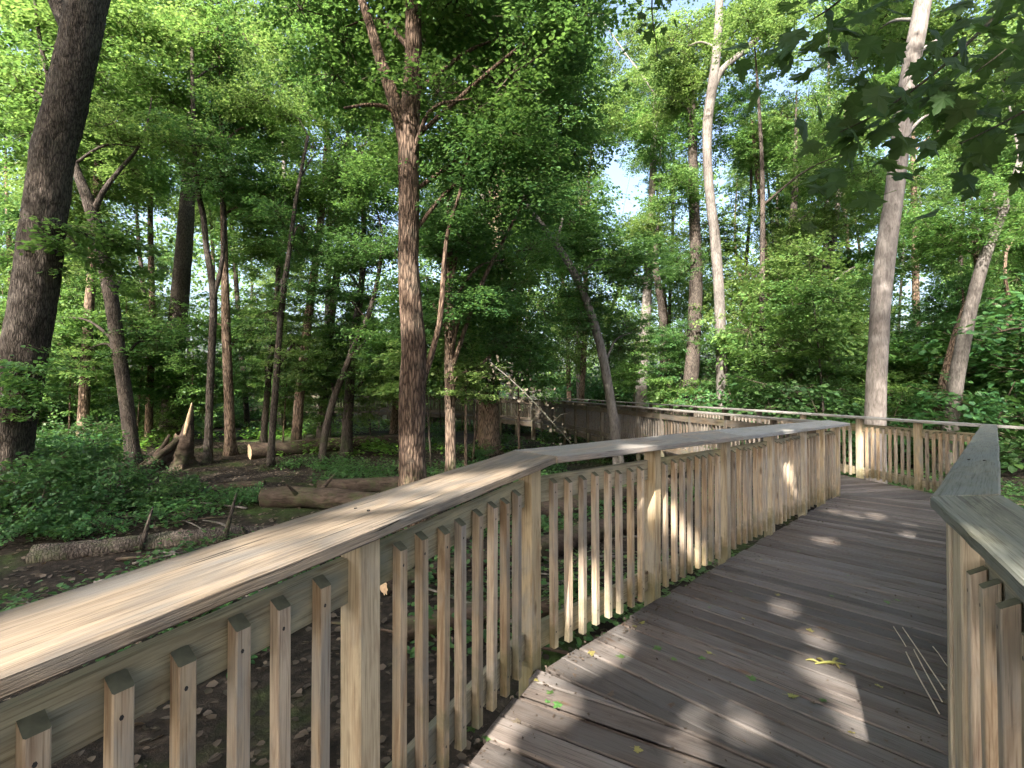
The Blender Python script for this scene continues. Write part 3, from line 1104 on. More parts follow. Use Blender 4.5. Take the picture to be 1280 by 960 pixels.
CR['sap'] = [crown_mesh('crown', 500 + s, 1.4, 1.0, 60, 46, 0.098, mt_, tilt=0.2, layers=0.4, spray=0.62, lobes=7) for s, mt_ in ((1, LM['m']), (2, LM['l']), (3, LM['m']), (4, LM['d']))]

tree_n = [0]


def where(px, y):
    if px < 300:
        return 'behind the splintered stump'
    if px < 500:
        return 'behind the rotting dark log' if y < 34 else 'beyond the raised walkway'
    if px < 790:
        return 'past the dark returning railing'
    if px < 1040:
        return 'by the pale crooked trunk'
    return 'outside the silver-capped railing'



def add_tree(name, label, barkm, depth, pts, crowns=(), group=None, sides=14, rings=None, fur=0.0, limbs=(), flare=0.45, bumpy=0.06, dvar=0.0, cat='tree'):
    """pts: [(px, py, width_px)] from low to high; crowns: [(kind, px, py, depth offset, scale)]"""
    tree_n[0] += 1
    sd = tree_n[0]
    path = []
    n = len(pts)
    for i, (px, py, w) in enumerate(pts):
        dd = depth + dvar * i / max(1, n - 1)
        p = pix(px, py, dd)
        path.append((p.x, p.y, p.z, 0.5 * w * dd / FPX / math.hypot(1, (px - 640) / FPX)))
    p0 = path[0]
    g = gz1(p0[0], p0[1])
    if p0[2] > g + 0.05:
        sl_ = (path[1][0] - p0[0]) / max(0.3, path[1][2] - p0[2])
        bx = p0[0] - sl_ * (p0[2] - g) * 0.8
        base = (bx, p0[1], g - 0.12, p0[3] * 1.06)
        path = [base] + path
    else:
        base = p0
    org = Vector((base[0], base[1], g))
    th = empty(name, org, label, cat, group)
    arr = catmull(path, rings or max(10, int(4 * (path[-1][2] - path[0][2]))))
    tube('trunk', arr, barkm, th, sides, bumpy, sd, fur, flare, org)
    for lp in limbs:
        pp = []
        for (px, py, w, dz) in lp:
            p = pix(px, py, depth + dz)
            pp.append((p.x, p.y, p.z, 0.5 * w * (depth + dz) / FPX / math.hypot(1, (px - 640) / FPX)))
        tube('branch', pp, barkm, th, 9, 0.08, sd + 7, 0, 0, org, rings=8 * len(pp))
    for ci, (kind, px, py, dz, s) in enumerate(crowns):
        c = pix(px, py, depth + dz)
        put_crown(th, org, arr, kind, c, s, sd * 13 + ci, barkm)
    return th


def put_crown(th, org, arr, kind, c, s, seed, barkm):
    rr2 = random.Random(seed)
    me = CR[kind][rr2.randrange(len(CR[kind]))]
    m = Matrix.Translation(c - org) @ Matrix.Rotation(rr2.uniform(0, 6.28), 4, 'Z') @ Matrix.Rotation(rr2.uniform(-0.12, 0.12), 4, 'X') @ Matrix.Diagonal((s * rr2.choice((-1, 1)), s, s * rr2.uniform(0.85, 1.1), 1))
    link('crown', me, th, m)
    # a limb from the trunk to the heart of the crown
    if arr is not None:
        dist = np.linalg.norm(arr[:, :2] - np.array(c)[:2], axis=1)
        want = c.z - 0.45 * float(dist.min()) - 0.4
        k = int(np.argmin(np.abs(arr[:, 2] - want) + 0.3 * dist))
        a = arr[k]
        if np.linalg.norm(a[:3] - np.array(c)) > 0.5:
            mid = (Vector(a[:3]) * 0.45 + c * 0.55) + Vector((rr2.uniform(-0.2, 0.2), rr2.uniform(-0.2, 0.2), 0.25 + rr2.uniform(0, 0.25)))
            r0 = min(a[3] * 0.55, 0.02 + 0.035 * s)
            tube('branch', [(a[0], a[1], a[2], r0), (*mid, r0 * 0.7), (*(c + Vector((0, 0, 0.1))), r0 * 0.25)], barkm, th, 7, 0.06, seed, 0, 0, org, rings=10)


BB, BD, BG, BP = M['bark_brown'], M['bark_dark'], M['bark_grey'], M['bark_pale']
# ---- trees that can be told apart, from left to right (photo pixels and a distance give their places)
add_tree('tree', 'big furrowed dark trunk leaning over the leafy seedlings, forked high up', BD, 9.5,
         [(8, 560, 74), (22, 480, 66), (38, 400, 62), (52, 300, 60), (66, 200, 58), (84, 120, 56), (103, 40, 54), (116, -40, 52), (128, -160, 48), (120, -330, 40)],
         [('sap', 40, 480, -0.5, 0.8), ('sap', 110, 300, 0.5, 1.0), ('sap', -10, 420, 0.6, 0.9), ('can_m', 60, -260, 0.5, 1.1), ('can_m', 230, -300, 1.0, 1.1), ('can_d', -60, -180, 1.0, 1.0)],
         sides=56, rings=190, fur=0.016, limbs=[[(100, 60, 30, 0), (84, 30, 26, 0.1), (66, -10, 24, 0.2), (30, -90, 20, 0.5), (-30, -180, 14, 0.9)]], flare=0.3)
add_tree('tree', 'dark mottled trunk bending left, right behind the leafy seedlings', BD, 14.5,
         [(166, 570, 20), (158, 500, 19), (147, 430, 19), (137, 360, 20), (124, 300, 20), (112, 255, 18), (98, 220, 14), (84, 180, 11), (66, 120, 8), (50, 50, 6), (40, -30, 3)],
         [('sap', 110, 440, 0.4, 0.9), ('sap', 190, 430, 0.8, 0.9), ('sap', 75, 400, 1.0, 1.0), ('sap', 150, 350, 1.2, 0.9), ('lay_m', 40, 120, 0.5, 1.2), ('lay_l', 185, 190, 0.6, 0.8), ('lay_l', 150, 60, 1.0, 1.2), ('lay_m', 90, 30, 2, 1.2)],
         sides=22, fur=0.008, limbs=[[(118, 262, 10, 0), (130, 238, 8, 0), (150, 212, 6, 0.2), (172, 185, 4, 0.5), (185, 150, 2.5, 0.8), (190, 120, 1.5, 1.0)]])
add_tree('tree', 'thick straight grey trunk rising out of dense green thicket', BD, 24.0,
         [(216, 500, 28), (219, 440, 26), (224, 380, 25), (230, 310, 22), (235, 240, 19), (240, 150, 16), (243, 40, 13), (246, -100, 9)],
         [('big', 250, 30, 1.5, 1.0), ('big', 190, -60, 2, 1.0), ('bigd', 300, -120, 2, 1.0)], sides=22, fur=0.01)
add_tree('tree', 'slender dark twin-stemmed tree forking behind the splintered stump', BD, 15.6,
         [(260, 575, 11), (262, 500, 10), (265, 430, 10), (267, 380, 10), (264, 345, 9), (258, 310, 8), (254, 270, 8), (246, 230, 7), (242, 160, 6), (240, 60, 5)],
         [('lay_d', 270, 215, 0.3, 0.9), ('lay_m', 215, 150, 1, 1.0), ('can_m', 290, 90, 1, 1.0)],
         limbs=[[(267, 372, 7, 0), (276, 335, 6, 0.1), (280, 290, 5, 0.2), (277, 210, 4, 0.2)]], sides=12)
add_tree('tree', 'straight sunlit trunk at the end of the rotting dark log', BB, 17.0,
         [(288, 570, 14), (286, 500, 13), (283, 420, 12), (281, 340, 10), (279, 250, 8), (277, 160, 7), (276, 40, 5)],
         [('sap', 305, 425, 0.6, 0.9), ('sap', 262, 405, 0.8, 0.9), ('lay_m', 310, 170, 0.6, 1.0), ('lay_l', 300, 50, 1.0, 1.2), ('lay_m', 345, 250, 1.5, 0.9)], sides=14, fur=0.006)
add_tree('tree', 'thin curved sapling standing in front of the rotting dark log', BD, 14.8,
         [(338, 582, 9), (341, 530, 9), (345, 480, 9), (349, 420, 8), (355, 360, 8), (362, 310, 6), (370, 250, 5), (385, 170, 4)],
         [('sap', 368, 440, 0.3, 0.85), ('sap', 345, 395, 0.6, 0.9), ('lay_d', 380, 290, 0.2, 0.8), ('lay_m', 420, 200, 0.6, 0.85), ('lay_l', 345, 150, 1.0, 0.8)], sides=12)
add_tree('tree', 'thin sapling just beyond the rotting dark log', BD, 20.0,
         [(330, 545, 9), (334, 490, 8), (340, 430, 8), (345, 380, 7), (350, 300, 5)],
         [('lay_l', 340, 330, 0.6, 0.7), ('lay_m', 350, 250, 1.0, 0.9)], sides=10)
add_tree('tree', 'dark slim trunk leaning right across the rotting dark log', BD, 15.0,
         [(401, 585, 9), (406, 545, 9), (415, 505, 9), (428, 470, 8), (444, 430, 8), (458, 400, 7), (470, 360, 6), (480, 300, 5)],
         [('sap', 425, 455, 0.2, 0.9), ('sap', 470, 430, -0.2, 0.9), ('sap', 395, 475, 0.4, 0.8), ('lay_d', 470, 330, -0.2, 0.75), ('lay_d', 425, 380, 0.3, 0.7), ('lay_m', 455, 240, 0.5, 0.8)], sides=12)
add_tree('tree', 'dark upright pair trunk beside the right-leaning slim trunk', BD, 16.6,
         [(432, 572, 14), (435, 520, 13), (438, 470, 12), (443, 420, 11), (450, 370, 9), (455, 300, 7), (450, 200, 5)],
         [('sap', 480, 470, 0.4, 0.9), ('sap', 445, 500, 0.5, 0.7), ('lay_d', 440, 300, 0.4, 0.8), ('lay_m', 405, 330, 1.0, 0.8), ('lay_l', 470, 140, 1.0, 1.0)], sides=12)
add_tree('tree', 'tall straight reddish-brown trunk with rough bark behind the near cap board, forking high up', M['bark_rust'], 8.2,
         [(517, 640, 35), (516, 600, 33), (515, 560, 32), (515, 500, 32), (517, 440, 31), (513, 380, 28), (511, 320, 26), (511, 260, 26), (511, 200, 26), (512, 150, 25), (516, 80, 21), (517, 10, 20), (518, -80, 18), (522, -220, 14)],
         [('lay_m', 590, 130, -0.4, 0.75), ('lay_m', 640, 50, 0.2, 0.8), ('lay_d', 620, 235, 0.3, 0.65), ('lay_m', 430, 40, 1.2, 0.9), ('lay_m', 520, -40, 0, 1.0), ('lay_d', 735, 10, -0.8, 0.6), ('lay_m', 690, 165, 0.8, 0.6),
          ('can_d', 600, -170, -0.5, 1.1), ('can_m', 420, -190, 0, 1.1)],
         sides=48, rings=200, fur=0.012,
         limbs=[[(509, 185, 22, 0), (497, 140, 19, 0.0), (486, 105, 17, 0.1), (474, 70, 14, 0.2), (462, 30, 12, 0.3), (445, -20, 10, 0.5), (420, -100, 7, 0.8)],
                [(507, 165, 8, -0.1), (488, 137, 6, -0.2), (462, 131, 5, -0.3), (430, 135, 3, -0.5)],
                [(521, 490, 13, 0.2), (530, 470, 10, 0.1), (543, 430, 8, 0.0), (551, 390, 7, -0.1), (558, 300, 5, -0.1), (575, 240, 4, -0.2), (590, 180, 3, -0.2)]])
add_tree('tree', 'slim trunk with a pale sunlit foot just right of the reddish-brown trunk', BB, 10.2,
         [(563, 600, 14), (563, 540, 13), (562, 470, 13), (562, 400, 12), (561, 330, 10), (562, 250, 7), (566, 180, 5)],
         [('sap', 600, 470, -0.2, 0.55), ('sap', 535, 380, 0.4, 0.7), ('sap', 650, 440, 0.5, 0.7), ('lay_d', 600, 400, -0.4, 0.62), ('lay_d', 560, 320, -0.4, 0.7), ('lay_m', 630, 330, 0.4, 0.7), ('lay_d', 540, 420, 0.6, 0.55), ('lay_m', 555, 190, 0.4, 0.8)], sides=16, fur=0.004,
         limbs=[[(562, 470, 6, 0), (600, 360, 5, -0.3), (650, 260, 4, -0.6), (690, 170, 3, -0.8), (712, 120, 2, -0.9)]])
add_tree('tree', 'broken-looking reddish trunk half hidden by leaves beside the pale dead branch', BB, 17.5,
         [(612, 575, 30), (612, 540, 25), (614, 480, 22), (618, 400, 19), (622, 320, 17), (624, 250, 14), (628, 150, 10)],
         [('lay_d', 660, 400, -1.0, 0.9), ('lay_m', 600, 280, 0.4, 1.0), ('lay_m', 690, 300, 0.4, 1.0), ('can_m', 640, 120, 1, 1.2), ('can_m', 700, 210, 1.5, 1.0)], sides=16, fur=0.008)
add_tree('tree', 'grey trunk leaning left in front of the dark returning railing', BG, 13.0,
         [(771, 560, 12.8), (766, 520, 12.0), (758, 470, 12.0), (750, 430, 11.2), (738, 390, 10.4), (722, 350, 9.6), (702, 315, 8.8), (680, 285, 7.2), (655, 250, 5.6)],
         [('lay_d', 700, 280, 0.2, 0.8), ('lay_d', 770, 330, 0.6, 0.75), ('lay_d', 720, 390, 0.8, 0.6), ('lay_m', 650, 210, 0.8, 0.9), ('lay_d', 790, 420, 1.2, 0.55)], sides=16, fur=0.004)
add_tree('tree', 'sunlit pinkish trunk wrapped in ivy far beyond the returning railing', BP, 30.0,
         [(800, 520, 15), (803, 460, 14), (807, 400, 13), (811, 330, 11), (815, 240, 9), (820, 120, 7)],
         [('can_l', 815, 300, -0.6, 1.0), ('can_l', 795, 420, 0.6, 0.8), ('big', 835, 120, 2, 1.0), ('can_m', 825, 210, 1, 1.0), ('big', 770, 60, 3, 0.8), ('big', 720, -20, 2, 0.8), ('can_l', 760, 330, 2, 0.8)], sides=12)
add_tree('tree', 'dark ivy-clad trunk standing close to the pale crooked trunk', BD, 23.0,
         [(860, 520, 20), (864, 470, 19), (868, 410, 18), (870, 340, 16), (868, 270, 14), (866, 200, 12), (864, 100, 8)],
         [('can_d', 865, 330, -0.5, 0.65), ('can_m', 850, 240, -0.3, 0.8), ('can_m', 880, 170, 0.4, 0.9), ('can_d', 850, 420, 0.3, 0.6), ('can_l', 830, 130, 0.5, 1.0)], sides=14, fur=0.006)
add_tree('tree', 'pale crooked trunk forking into two high bare limbs', BG, 20.0,
         [(903, 520, 14.6), (902, 450, 14.6), (900, 390, 13.8), (897, 340, 13.8), (893, 290, 12.9), (888, 250, 12.0), (884, 200, 12.0), (885, 150, 12.9), (891, 105, 12.9), (896, 60, 11.2), (899, 0, 10.3), (896, -80, 8.6), (900, -200, 6)],
         [('big', 880, -130, 1, 0.9), ('can_l', 930, 60, 2.0, 1.1), ('can_l', 860, 60, 1.2, 1.0), ('can_m', 960, -20, 1.5, 1.2), ('can_m', 895, 430, 0.2, 0.5)],
         limbs=[[(892, 110, 10, 0), (902, 88, 9, 0), (925, 68, 8, 0.2), (950, 45, 7, 0.3), (966, 22, 6, 0.4), (975, -10, 5, 0.5), (1010, -80, 3, 0.7)]], sides=18, fur=0.004)
add_tree('tree', 'thin trunk wearing pinkish sun patches among the bright green bushes', BB, 26.0,
         [(966, 510, 10), (964, 460, 10), (962, 400, 9), (958, 330, 7), (950, 250, 6), (940, 150, 5)],
         [('can_l', 985, 330, -0.6, 0.9), ('can_m', 950, 270, 0.5, 0.9), ('can_l', 960, 190, 1, 1.1), ('can_m', 990, 420, 0.4, 0.7)], sides=10)
add_tree('tree', 'dark crooked trunk deep in the bushes left of the tall pale leaning trunk', BD, 21.0,
         [(1046, 510, 14), (1044, 450, 13), (1040, 400, 12), (1030, 350, 10), (1042, 300, 9), (1050, 220, 7), (1060, 120, 5)],
         [('can_l', 1040, 290, -0.8, 0.85), ('can_m', 1000, 210, 0.4, 0.9), ('can_m', 1070, 380, -0.2, 0.6), ('can_l', 1060, 160, 1, 1.0), ('can_m', 1035, 440, 0.3, 0.6)], sides=12)
add_tree('tree', 'tall smooth pale trunk leaning right, standing outside the silver-capped railing', BP, 11.2,
         [(1093, 590, 30), (1094, 520, 28), (1097, 450, 27), (1101, 380, 27), (1108, 310, 27), (1117, 250, 26), (1124, 190, 26), (1131, 130, 26), (1141, 70, 25), (1154, 0, 24), (1168, -80, 22), (1180, -200, 18), (1190, -340, 12)],
         [('can_m', 1130, -260, 0, 1.2), ('can_m', 1270, -190, 1, 1.2), ('can_l', 1060, -150, 1.5, 1.1), ('can_l', 1215, 60, 3.0, 0.9), ('can_l', 1075, 60, 4.0, 0.85), ('lay_l', 1180, 150, 3.5, 0.8)], sides=32, rings=120, fur=0.004, bumpy=0.04, flare=0.25)
add_tree('tree', 'grey trunk leaning hard right behind the far corner of the railing', BG, 13.5,
         [(1183, 590, 24), (1188, 530, 23), (1196, 470, 21), (1206, 420, 20), (1217, 370, 19), (1230, 325, 17), (1246, 285, 14), (1258, 255, 12), (1275, 200, 9)],
         [('can_m', 1255, 250, 1.0, 0.8), ('lay_m', 1200, 290, 0.8, 0.75), ('can_l', 1250, 110, 2.5, 1.0)], sides=18, fur=0.004)
add_tree('tree', 'brown trunk close against the grey trunk leaning hard right', BB, 14.3,
         [(1166, 590, 18), (1170, 540, 17), (1178, 490, 16), (1190, 440, 14), (1204, 395, 13), (1222, 345, 11), (1215, 280, 7)],
         [('can_d', 1190, 370, 1.0, 0.5), ('can_m', 1150, 300, 1.5, 0.7)], sides=14, fur=0.004)
add_tree('tree', 'thin twisted trunk in the dark gap outside the dark-capped railing', BB, 17.0,
         [(1254, 545, 14), (1252, 500, 12), (1249, 460, 9), (1256, 420, 8), (1262, 385, 7), (1256, 340, 5), (1262, 280, 4)],
         [('can_m', 1262, 350, 1.2, 0.6), ('can_d', 1270, 440, 1.6, 0.5), ('lay_m', 1290, 280, 1, 0.8)], sides=10)

# ---- background trees
bgr = random.Random(5)
SKYGAPS = [(775, 215, 45), (985, 110, 38), (160, 285, 30), (420, 205, 25), (700, 40, 35), (40, 230, 25), (770, 330, 25), (560, 150, 14), (980, 90, 40), (1150, 320, 22), (310, 150, 25), (1015, 60, 30)]


def in_gap(px, py, k=1.0):
    return any((px - a) ** 2 + (py - b) ** 2 < (k * c) ** 2 for a, b, c in SKYGAPS)


spots = []
for i in range(900):
    if len(spots) >= 74:
        break
    px = bgr.uniform(-150, 1430)
    dp = bgr.choice([19, 22, 25, 28, 31, 35, 40, 45])
    dp *= bgr.uniform(0.94, 1.06)
    p = pix(px, 480, dp)
    near = any((p.x - q[0]) ** 2 + (p.y - q[1]) ** 2 < 9 for q in spots)
    onwalk = any(min(abs((p.x - (a + (b - a) * t / 8).x)) + abs(p.y - (a + (b - a) * t / 8).y) for t in range(9)) < 2.0
                 for poly in (FI, FO, [END, INN[-1]], [RC, OUT[-1]]) for a, b in zip(poly[:-1], poly[1:]))
    if near or onwalk or any(abs(px - t) < 14 for t in (166, 217, 515, 868, 900, 1095)):
        continue
    spots.append((p.x, p.y, px, dp))
for (x, y, px, dp) in spots:
    w = bgr.uniform(7, 14) * 22 / dp
    lean = bgr.uniform(-40, 40) * 20 / dp
    top = 480 - bgr.uniform(9, 15 + 0.25 * dp) * 600 / dp
    pts = [(px, 500, w), (px + lean * 0.3, 400, w * 0.9), (px + lean * 0.7 + bgr.uniform(-8, 8), (400 + top) / 2, w * 0.7), (px + lean, top, w * 0.12)]
    cr = [(bgr.choice(['can_l', 'can_m']), px + lean, top + 30 * 20 / dp, 0, 0.8)]
    for k in range(bgr.randint(2, 4)):
        for att in range(12):
            cpx = px + lean * 0.6 + bgr.uniform(-90, 90) * 22 / dp
            cz = bgr.uniform(1.2, min(27, 0.82 * dp))
            cpy = 486 - cz * 600 / dp
            sc = bgr.uniform(0.85, 1.25)
            if not in_gap(cpx, cpy, 1.25) and not (dp < 24 and 850 < cpx < 950):
                kind = bgr.choice(['can_l', 'can_m', 'can_m', 'lay_l', 'lay_m']) if dp < 27 else bgr.choice(['big', 'bigd', 'big', 'can_l'])
                if kind in ('big', 'bigd'):
                    sc *= 0.75
                cr.append((kind, cpx, cpy, bgr.uniform(-1.2, 1.2), sc))
                break
    bk, tone = bgr.choice([(BD, 'dark-barked'), (BG, 'grey-barked'), (BB, 'brown-barked')])
    size = 'thin' if w * dp / 22 < 10 else 'stout'
    lab = '%s %s woodland tree with loose crown, %s' % (size, tone, where(px, y))
    grp = lab
    add_tree('background_tree', lab, bk, dp, pts, cr, grp, sides=8)

# ---- understory saplings between the trunks
sp = random.Random(31)
nsap = 0
for i in range(600):
    if nsap >= 60:
        break
    px = sp.uniform(-90, 860) if sp.random() < 0.68 else sp.uniform(820, 1370)
    dp = sp.uniform(18.5, 30) if px < 480 else sp.uniform(13, 28)
    if 850 < px < 950:
        dp = max(dp, 22.5)
    if px > 1040:
        dp = max(dp, 16.5)
    p = pix(px, 480, dp)
    bad = any(min((Vector((p.x, p.y)) - (a + (b - a) * (t / 10))).length for t in range(11)) < 1.9 for poly in (FI, FO, [END, INN[-1]], [RC, OUT[-1]], [P2, END], [RA, RC]) for a, b in zip(poly[:-1], poly[1:]))
    inside = p.y < 20 and (6.8 - 0.22 * (p.y - 7)) > p.x > (4.4 - 0.22 * (p.y - 7)) and p.y > 6
    if bad or inside or (p.y < 13 and -3.2 < p.x < 0.5):
        continue
    nsap += 1
    g = gz1(p.x, p.y)
    h = sp.uniform(2.2, 6.5) if not 430 < px < 800 else sp.uniform(4.4, 6.8)
    org = Vector((p.x, p.y, g))
    th = empty('sapling', org, '%s maple sapling with tiered leaf sprays, %s' % ('short' if h < 3.2 else 'mid-height' if h < 4.8 else 'tall', where(px, p.y)), 'sapling', 'understory saplings ' + where(px, p.y))
    lx, ly = sp.uniform(-0.5, 0.5), sp.uniform(-0.5, 0.5)
    arr = catmull([(p.x, p.y, g - 0.05, 0.012 + 0.005 * h), (p.x + lx * 0.4, p.y + ly * 0.4, g + h * 0.5, 0.01 + 0.003 * h), (p.x + lx, p.y + ly, g + h, 0.006)], 16)
    tube('stem', arr, sp.choice([BD, BB]), th, 7, 0.06, i, 0, 0.2, org)
    nc = 2 + int(h > 3) + int(h > 4.6)
    for k in range(nc):
        z = h * (0.42 + 0.58 * k / max(1, nc - 1))
        if 430 < px < 800:
            z = max(z, 3.1)
        c = Vector((p.x + lx * z / h + sp.uniform(-0.7, 0.7), p.y + ly * z / h + sp.uniform(-0.7, 0.7), g + z))
        s_ = sp.uniform(0.75, 1.2)
        m = Matrix.Translation(c - org) @ Matrix.Rotation(sp.uniform(0, 6.28), 4, 'Z') @ Matrix.Diagonal((s_, s_, s_, 1))
        link('crown', CR['sap'][sp.randrange(4)], th, m)

# ---- unseen trees behind the viewer, added for shade; leaves cut away for chosen sun patches
sund = np.array(sdir)
PATCHES = []                                  # (point the sun reaches, radius of the leaf gap)


def hit_z(px, py, z):
    a, b = pix(px, py, 1.0), Vector((0, 0, EYE))
    d = a - b
    t = (z - EYE) / d.z
    return b + d * t


for px, py, z, r in ((752, 800, 0.83, 0.15), (728, 815, 0.84, 0.12), (748, 770, 0.83, 0.12), (1022, 797, 0.81, 0.04), (1020, 835, 0.82, 0.045), (1052, 858, 0.83, 0.05), (1064, 905, 0.83, 0.02),
                     (868, 902, 0.82, 0.02), (860, 940, 0.82, 0.03), (926, 905, 0.83, 0.03), (616, 956, 0.82, 0.03), (598, 880, 0.83, 0.05), (1090, 643, 0.73, 0.13), (1062, 642, 0.73, 0.12), (1045, 640, 0.73, 0.1),
                     (1142, 657, 0.73, 0.045), (1136, 668, 0.73, 0.045), (1122, 682, 0.74, 0.045), (1030, 676, 0.75, 0.07), (835, 668, 0.78, 0.05), (700, 885, 0.83, 0.04), (980, 760, 0.8, 0.04),
                     (26, 800, 1.90, 0.09), (80, 775, 1.9, 0.11), (140, 755, 1.91, 0.12), (200, 738, 1.91, 0.13), (262, 712, 1.92, 0.13), (322, 690, 1.92, 0.13), (380, 668, 1.93, 0.14), (430, 652, 1.93, 0.12), (478, 632, 1.94, 0.10)):
    PATCHES.append((hit_z(px, py, z), r))
for px, py, dp, r in ((655, 765, 2.55, 0.10), (652, 720, 2.55, 0.07), (700, 745, 2.7, 0.12), (725, 740, 2.85, 0.10), (457, 860, 1.47, 0.08), (452, 905, 1.47, 0.09), (816, 622, 3.5, 0.07), (866, 680, 3.9, 0.05), (1077, 556, 8.8, 0.12), (1075, 580, 8.8, 0.14),
                      (985, 595, 5.8, 0.07), (1240, 600, 6.6, 0.12), (1255, 545, 7, 0.1), (690, 600, 3.0, 0.0), (1250, 860, 1.3, 0.07), (512, 562, 8.0, 0.12), (507, 604, 8, 0.08), (513, 345, 8, 0.2), (512, 170, 8, 0.22), (563, 520, 10, 0.3), (563, 560, 10, 0.2),
                      (100, 45, 6.8, 0.25), (88, 90, 6.8, 0.12), (30, 520, 6.8, 0.12), (620, 470, 9.5, 0.5), (660, 490, 9.5, 0.5)):
    if r > 0:
        PATCHES.append((pix(px, py, dp), r))
SHADE = [(5.5, -6.5, 0.22), (-5.2, -5.0, 0.22), (-1.6, -8.2, 0.26), (-8.0, -9.5, 0.3), (2.6, -5.4, 0.2), (-9.5, -2.0, 0.2), (-4.4, -13.5, 0.3), (0.8, -12.0, 0.28), (-12.0, -13.0, 0.28)]
cg = np.random.default_rng(77)
AREAS = [(260, (-0.5, 2.6), (1.2, 3.4), (0.8, 0.9)), (420, (0.5, 6), (3.0, 8), (0.8, 2.0)), (1700, (-2.5, 8.5), (-1.5, 9.5), (0.8, 1.8)), (620, (-11, -2), (2, 12), (0, 1)), (330, (6, 13), (8, 15), (0, 8)),
         (380, (-9, 2), (7, 16), (0.5, 7)), (200, (1.2, 3.4), (1.8, 3.6), (3.0, 5.6)), (130, (-8.5, -5.5), (6, 8), (1, 7)), (330, (-12.5, -5), (13, 18), (0, 6))]
cl = []
for n_a, xr, yr, zr in AREAS:
    q = np.stack([cg.uniform(*xr, n_a), cg.uniform(*yr, n_a), cg.uniform(*zr, n_a)], 1)
    yc = cg.uniform(-11, -1.5, n_a)
    t_ = (q[:, 1] - yc) / sund[1]
    t_ = np.maximum(t_, (5.6 + cg.uniform(0, 2, n_a) - q[:, 2]) / -sund[2])
    t_ = np.minimum(t_, (16 - q[:, 2]) / -sund[2])
    cl.append(q - sund[None, :] * t_[:, None])
ctr = np.concatenate(cl)
own = np.argmin(np.stack([np.hypot(ctr[:, 0] - x, ctr[:, 1] - y) for x, y, r in SHADE], 1), 1)
shr = random.Random(8)
for k, (x, y, r) in enumerate(SHADE):
    g = gz1(x, y)
    org = Vector((x, y, g))
    th = empty('shade_tree', org, 'unseen leafy tree behind the viewer, added to shade the walkway', 'tree', 'trees behind the viewer')
    lx, ly = shr.uniform(-0.8, 0.8), shr.uniform(-0.8, 0.8)
    arr = catmull([(x, y, g - 0.1, r), (x + lx * 0.3, y + ly * 0.3, g + 4, r * 0.8), (x + lx, y + ly, g + 9, r * 0.55), (x + lx * 1.4, y + ly * 1.4, g + 16, r * 0.2)], 30)
    tube('trunk', arr, BB, th, 12, 0.06, 50 + k, 0.006, 0.4, org)
    c = ctr[own == k]
    if len(c) == 0:
        continue
    per = 52
    n = len(c) * per
    kk = np.repeat(np.arange(len(c)), per)
    off = cg.normal(0, 1, (n, 3)) * np.array([0.42, 0.42, 0.10])
    pos = c[kk] + off
    ld_ = cg.normal(0, 1, (n, 3)) * np.array([1, 1, 0.35])
    ld_ /= np.linalg.norm(ld_, axis=1)[:, None]
    sz_ = cg.uniform(0.11, 0.17, n)
    mid_ = pos + ld_ * (sz_ * 0.5)[:, None]
    keep = np.ones(n, bool)
    for pt, rad in PATCHES:
        w = mid_ - np.array(pt)
        al = w @ sund
        keep &= np.linalg.norm(w - al[:, None] * sund[None, :], axis=1) > rad + 0.075
    pos, ld_, sz_ = pos[keep], ld_[keep], sz_[keep]
    n = len(pos)
    V, F = leaves_np(pos, ld_, np.stack([cg.normal(0, 0.4, n), cg.normal(0, 0.4, n), np.ones(n)], 1), sz_, 'diamond')
    link('crown', mesh_np('crown', V - np.array(org), F, M['leaf_mid']), th)
    for j in range(0, len(c), 14):
        a = arr[min(len(arr) - 1, max(6, int(np.argmin(np.abs(arr[:, 2] - (c[j][2] - 1.2))))))]
        m = (a[:3] + c[j]) / 2 + np.array([0, 0, 0.3])
        tube('branch', [(a[0], a[1], a[2], 0.045), (*m, 0.03), (*c[j], 0.008)], BB, th, 6, 0.05, j, 0, 0, org, rings=8)

# ------------------------------------------------------------------ logs, stump, litter
def log_thing(label, a, b, r, cut=True, sides=18, taper=0.85, bend=0.06, mat='log', name='fallen_log', stubs=0, seed=1):
    a, b = Vector(a), Vector(b)
    th = empty(name, a, label, 'log')
    d = b - a
    mid = (a + b) / 2 + Vector((-d.y, d.x, 0)).normalized() * bend + Vector((0, 0, bend * 0.3))
    arr = catmull([(*a, r), (*mid, r * (1 + taper) / 2), (*b, r * taper)], max(12, int(d.length * 7)))
    V, F = tube_np(arr, sides, 0.2, seed, 0.022, 0)
    V = V - np.array(a)
    tr = link('trunk', mesh_np('trunk', V, F, M[mat], smooth=True), th)
    n = len(arr)
    for (row, sg) in ((0, 1), (n - 1, -1)):
        ring = V[row * sides:(row + 1) * sides]
        cc = ring.mean(0)
        off = np.array(d.normalized()) * (0.004 * -sg)
        vv = np.concatenate([[cc + off * 3], (ring - cc) * 0.995 + cc + off])
        ff = [[0, 1 + (j + 1) % sides, 1 + j] if sg > 0 else [0, 1 + j, 1 + (j + 1) % sides] for j in range(sides)]
        link('cut_end', mesh_py('cut_end', vv, ff, M['cutwood'] if cut else M[mat]), th)
    rs = random.Random(seed)
    for k in range(stubs):
        t = rs.uniform(0.15, 0.9)
        q = a + d * t
        an = rs.uniform(0.3, 1.2)
        e = q + Vector((rs.uniform(-0.5, 0.5), rs.uniform(-0.5, 0.5), rs.uniform(0.3, 0.9)))
        tube('branch_stub', [(*q, r * 0.28), (*((q + e) / 2), r * 0.2), (*e, r * 0.06)], M[mat], tr, 7, 0.1, seed + k, 0, 0, a, rings=6)
    return th


